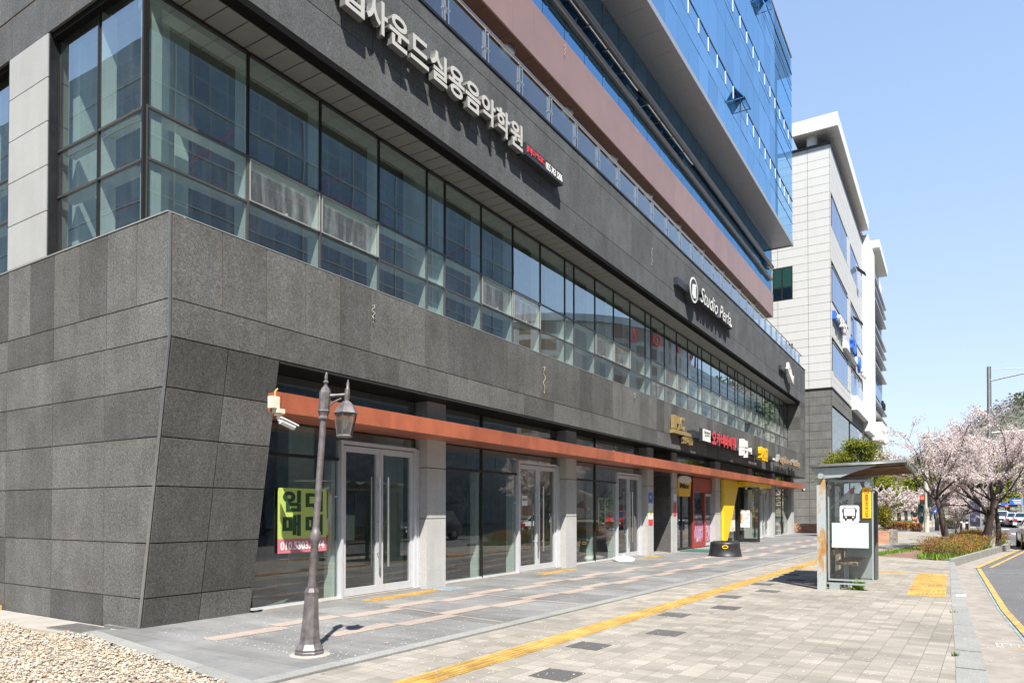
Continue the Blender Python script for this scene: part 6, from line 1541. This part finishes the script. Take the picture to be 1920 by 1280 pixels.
RR = [(.15,.11),(.14,.10),(.16,.11),.055,.08,.09,.085,.06,.04,.035,.085,.06,.04,.035,.055,.042,.032,.035,.055,.042,.032,.035]
M['skin'] = plain('skin', (.50,.30,.21), .6); M['cloth_black'] = plain('black_shirt', (.015,.015,.018), .9); M['cloth_orange'] = plain('orange_shorts', (.42,.18,.10), .9); M['hair'] = plain('dark_hair', (.02,.015,.012), .8)
skin_body('body', J, E_, RR, M['skin'], pr)
skin_body('shirt', [(0,0,.93),(0,0,1.12),(0,.01,1.36),(0,.01,1.43),(.19,0,1.41),(.235,-.03,1.19),(-.19,0,1.41),(-.235,.04,1.19)], [(0,1),(1,2),(2,3),(2,4),(4,5),(2,6),(6,7)], [(.18,.135),(.17,.13),(.19,.135),.075,.078,.07,.078,.07], M['cloth_black'], pr)
skin_body('shorts', [(0,0,.90),(.10,0,.83),(.112,.05,.56),(-.10,0,.83),(-.112,-.08,.56)], [(0,1),(1,2),(0,3),(3,4)], [(.17,.13),.115,.10,.115,.10], M['cloth_orange'], pr)
skin_body('hair', [(0,-.01,1.70),(0,-.03,1.64)], [(0,1)], [.098,.09], M['hair'], pr)
# cars
def car(name, body_c, label, loc, rz=0, suv=False, group='cars on the road'):
    key = ('car', suv)
    t = thing(name, label, 'car', (0,0,0), group)
    W, Lg = .92, 2.3; H = 1.62 if suv else 1.44
    m = MB(); # lower body by cross sections along y (front = +y)
    secs = [(-2.3,.50,.72,.70),(-2.22,.30,.90,.84),(-1.9,.22,1.0,.90),(-1.2,.20,1.02,.92),(0,.20,.98,.92),(1.0,.20,.96,.92),(1.6,.20,.90,.90),(2.1,.24,.80,.85),(2.28,.34,.68,.72),(2.32,.45,.60,.6)]
    if suv: secs = [(y, z0+.04, z1+.10, w_) for y, z0, z1, w_ in secs]
    ring = []
    for y, z0, z1, w_ in secs:
        ring.append([(-w_*.86,y,z0),(-w_,y,z0+.12),(-w_,y,(z0+z1)/2+.05),(-w_*.93,y,z1-.03),(-w_*.78,y,z1),(w_*.78,y,z1),(w_*.93,y,z1-.03),(w_,y,(z0+z1)/2+.05),(w_,y,z0+.12),(w_*.86,y,z0)])
    n = 10; vs = [p for r in ring for p in r]
    fs = [(i*n+k, i*n+(k+1)%n, (i+1)*n+(k+1)%n, (i+1)*n+k) for i in range(len(ring)-1) for k in range(n)] + [tuple(range(n))[::-1], tuple((len(ring)-1)*n+k for k in range(n))]
    fs = [f[::-1] for f in fs[:-2]] + fs[-2:]
    m.add(vs, fs, 0, True); bo = obj('body', m, body_c, t)
    zb = 1.0 + (.08 if suv else -.04)
    rear = -2.1 if suv else -1.75
    def cab(s, dz): return [(-.80*s,rear,zb-.02),(.80*s,rear,zb-.02),(.80*s,1.15,zb-.06),(-.80*s,1.15,zb-.06),(-.60*s,rear+(.25 if suv else .65),H-.02+dz),(.60*s,rear+(.25 if suv else .65),H-.02+dz),(.60*s,.35,H-.03+dz),(-.60*s,.35,H-.03+dz)]
    m = MB(); m.hexa(cab(1.0,0)); obj('cabin_glass', m, M['car_glass'], t)
    m = MB(); y0 = rear+(.2 if suv else .6); m.hexa([(-.62,y0,H-.05),(.62,y0,H-.05),(.62,.42,H-.06),(-.62,.42,H-.06),(-.55,y0+.08,H+.0),(.55,y0+.08,H+.0),(.55,.3,H-.0),(-.55,.3,H-.0)])
    for sx_ in (-1,1):
        c_ = cab(1.012,0); lo4 = c_[:4]; hi4 = c_[4:]
        i0, i1 = (0,3) if sx_ < 0 else (1,2)
        for a, b in ((lo4[i0],hi4[i0]),(lo4[i1],hi4[i1])): m.tube([a,b], .035, 6)
        mid_l = ((lo4[i0][0]),-.35,zb); mid_h = (hi4[i0][0],-.35,H-.04); m.tube([mid_l,mid_h], .03, 6)
    obj('roof', m, body_c, t)
    for sx_ in (-1,1):
        for yy in (-1.42,1.42):
            m = MB(); m.tube([(sx_*.68,yy,.33),(sx_*.925,yy,.33)], .33, 20, smooth=False); wl = obj('wheel', m, M['tyre'], t)
            m = MB(); m.tube([(sx_*.926,yy,.33),(sx_*.935,yy,.33)], .20, 14); obj('rim', m, M['steel_dull'], wl)
        m = MB(); m.box(sx_*.60,sx_*.86,-2.31,-2.20,.70,.86); obj('tail_light', m, M['lit_red'] if False else M['tail'], t)
        m = MB(); m.box(sx_*.52,sx_*.82,2.22,2.31,.52,.64); obj('headlight', m, M['letter_white'], t)
        m = MB(); m.box(sx_*.93,sx_*1.08,.75,.88,.98,1.10); obj('mirror', m, body_c, t)
    m = MB(); m.box(-.28,.28,-2.325,-2.30,.50,.62); obj('number_plate', m, M['paper'], t)
    t.location = loc; t.rotation_euler = (0,0,rz); return t
M['car_glass'] = curtain('car_glass', (.01,.012,.015), (.5,.55,.6), .35, island=0); M['tyre'] = plain('tyre', (.02,.02,.02), .9); M['tail'] = plain('tail_light_red', (.55,.02,.02), .3)
def paint(n_, c): 
    m_, nt, b = newmat(n_); b.inputs['Base Color'].default_value = (*c,1); b.inputs['Roughness'].default_value = .3; b.inputs['Coat Weight'].default_value = .6; b.inputs['Coat Roughness'].default_value = .05; return m_
M['p_white'] = paint('white_car_paint', (.72,.72,.71)); M['p_silver'] = paint('silver_car_paint', (.42,.46,.50)); M['p_dark'] = paint('dark_car_paint', (.04,.045,.06)); M['p_red'] = paint('red_car_paint', (.55,.02,.015))
cw = car('car', M['p_white'], 'white car cut off by the right edge, nearest one on the road', (gx(1905,38.5)+.98, 38.0, -.12), 0, False)
csu = car('car', M['p_white'], 'white hatchback with red tail lights waiting on the far road, beside the leaning trunk', (gx(1873,90),90,-.12), 0, True)
cs = car('car', M['p_silver'], 'silver car waiting on the far road, right of the dark one', (gx(1903,86),86,-.12), 0, False)
cd = car('car', M['p_dark'], 'dark car on the far road below the small blue sign', (gx(1892,96),96,-.12), 0, True)
for src, px, Y, rz, lab in ((cs,1918,84,0,'silver car at the right edge of the queue on the far road'),(cw,1885,93,0,'white car in the far queue between the leaning trunk and the dark car'),(cd,1811,118,math.pi,'dark oncoming car far down the road, left of the banner'),
                            (cs,1821,112,math.pi,'silver oncoming car left of the banner'),(cd,1862,100,0,'dark car partly hidden behind the grey stump')):
    place(src, (gx(px,Y),Y,-.12), rz, 1, lab, 'cars on the road')
place(cd, (6.9,30,-.12), math.pi, 1, 'dark car on the near road outside the frame, mirrored in the shop glass', 'cars on the road')
car('car', M['p_red'], 'red car outside the frame, mirrored in the third shop window', (6.9,57,-.12), math.pi, True)

# each far tree gets a label by its place along the row
ORD = ['leftmost','second','third','fourth','fifth','sixth','seventh','eighth','ninth','tenth','eleventh','twelfth','thirteenth','fourteenth','fifteenth','sixteenth','rightmost']
for grp, txt in ((G1, 'distant blossoming cherry tree, %s from the left in the park'), ('pine trees in the distant park', 'dark green distant pine tree, %s from the left'), (G2, 'cherry tree mirrored in the shop glass, %s from the near end')):
    mem = sorted([o for o in bpy.data.objects if o.get('group') == grp and o.parent is None], key=lambda o: (o.location.y if grp == G2 else o.location.x/o.location.y))
    for i, o in enumerate(mem): o['label'] = txt % (ORD[i] if i < 16 else 'last')
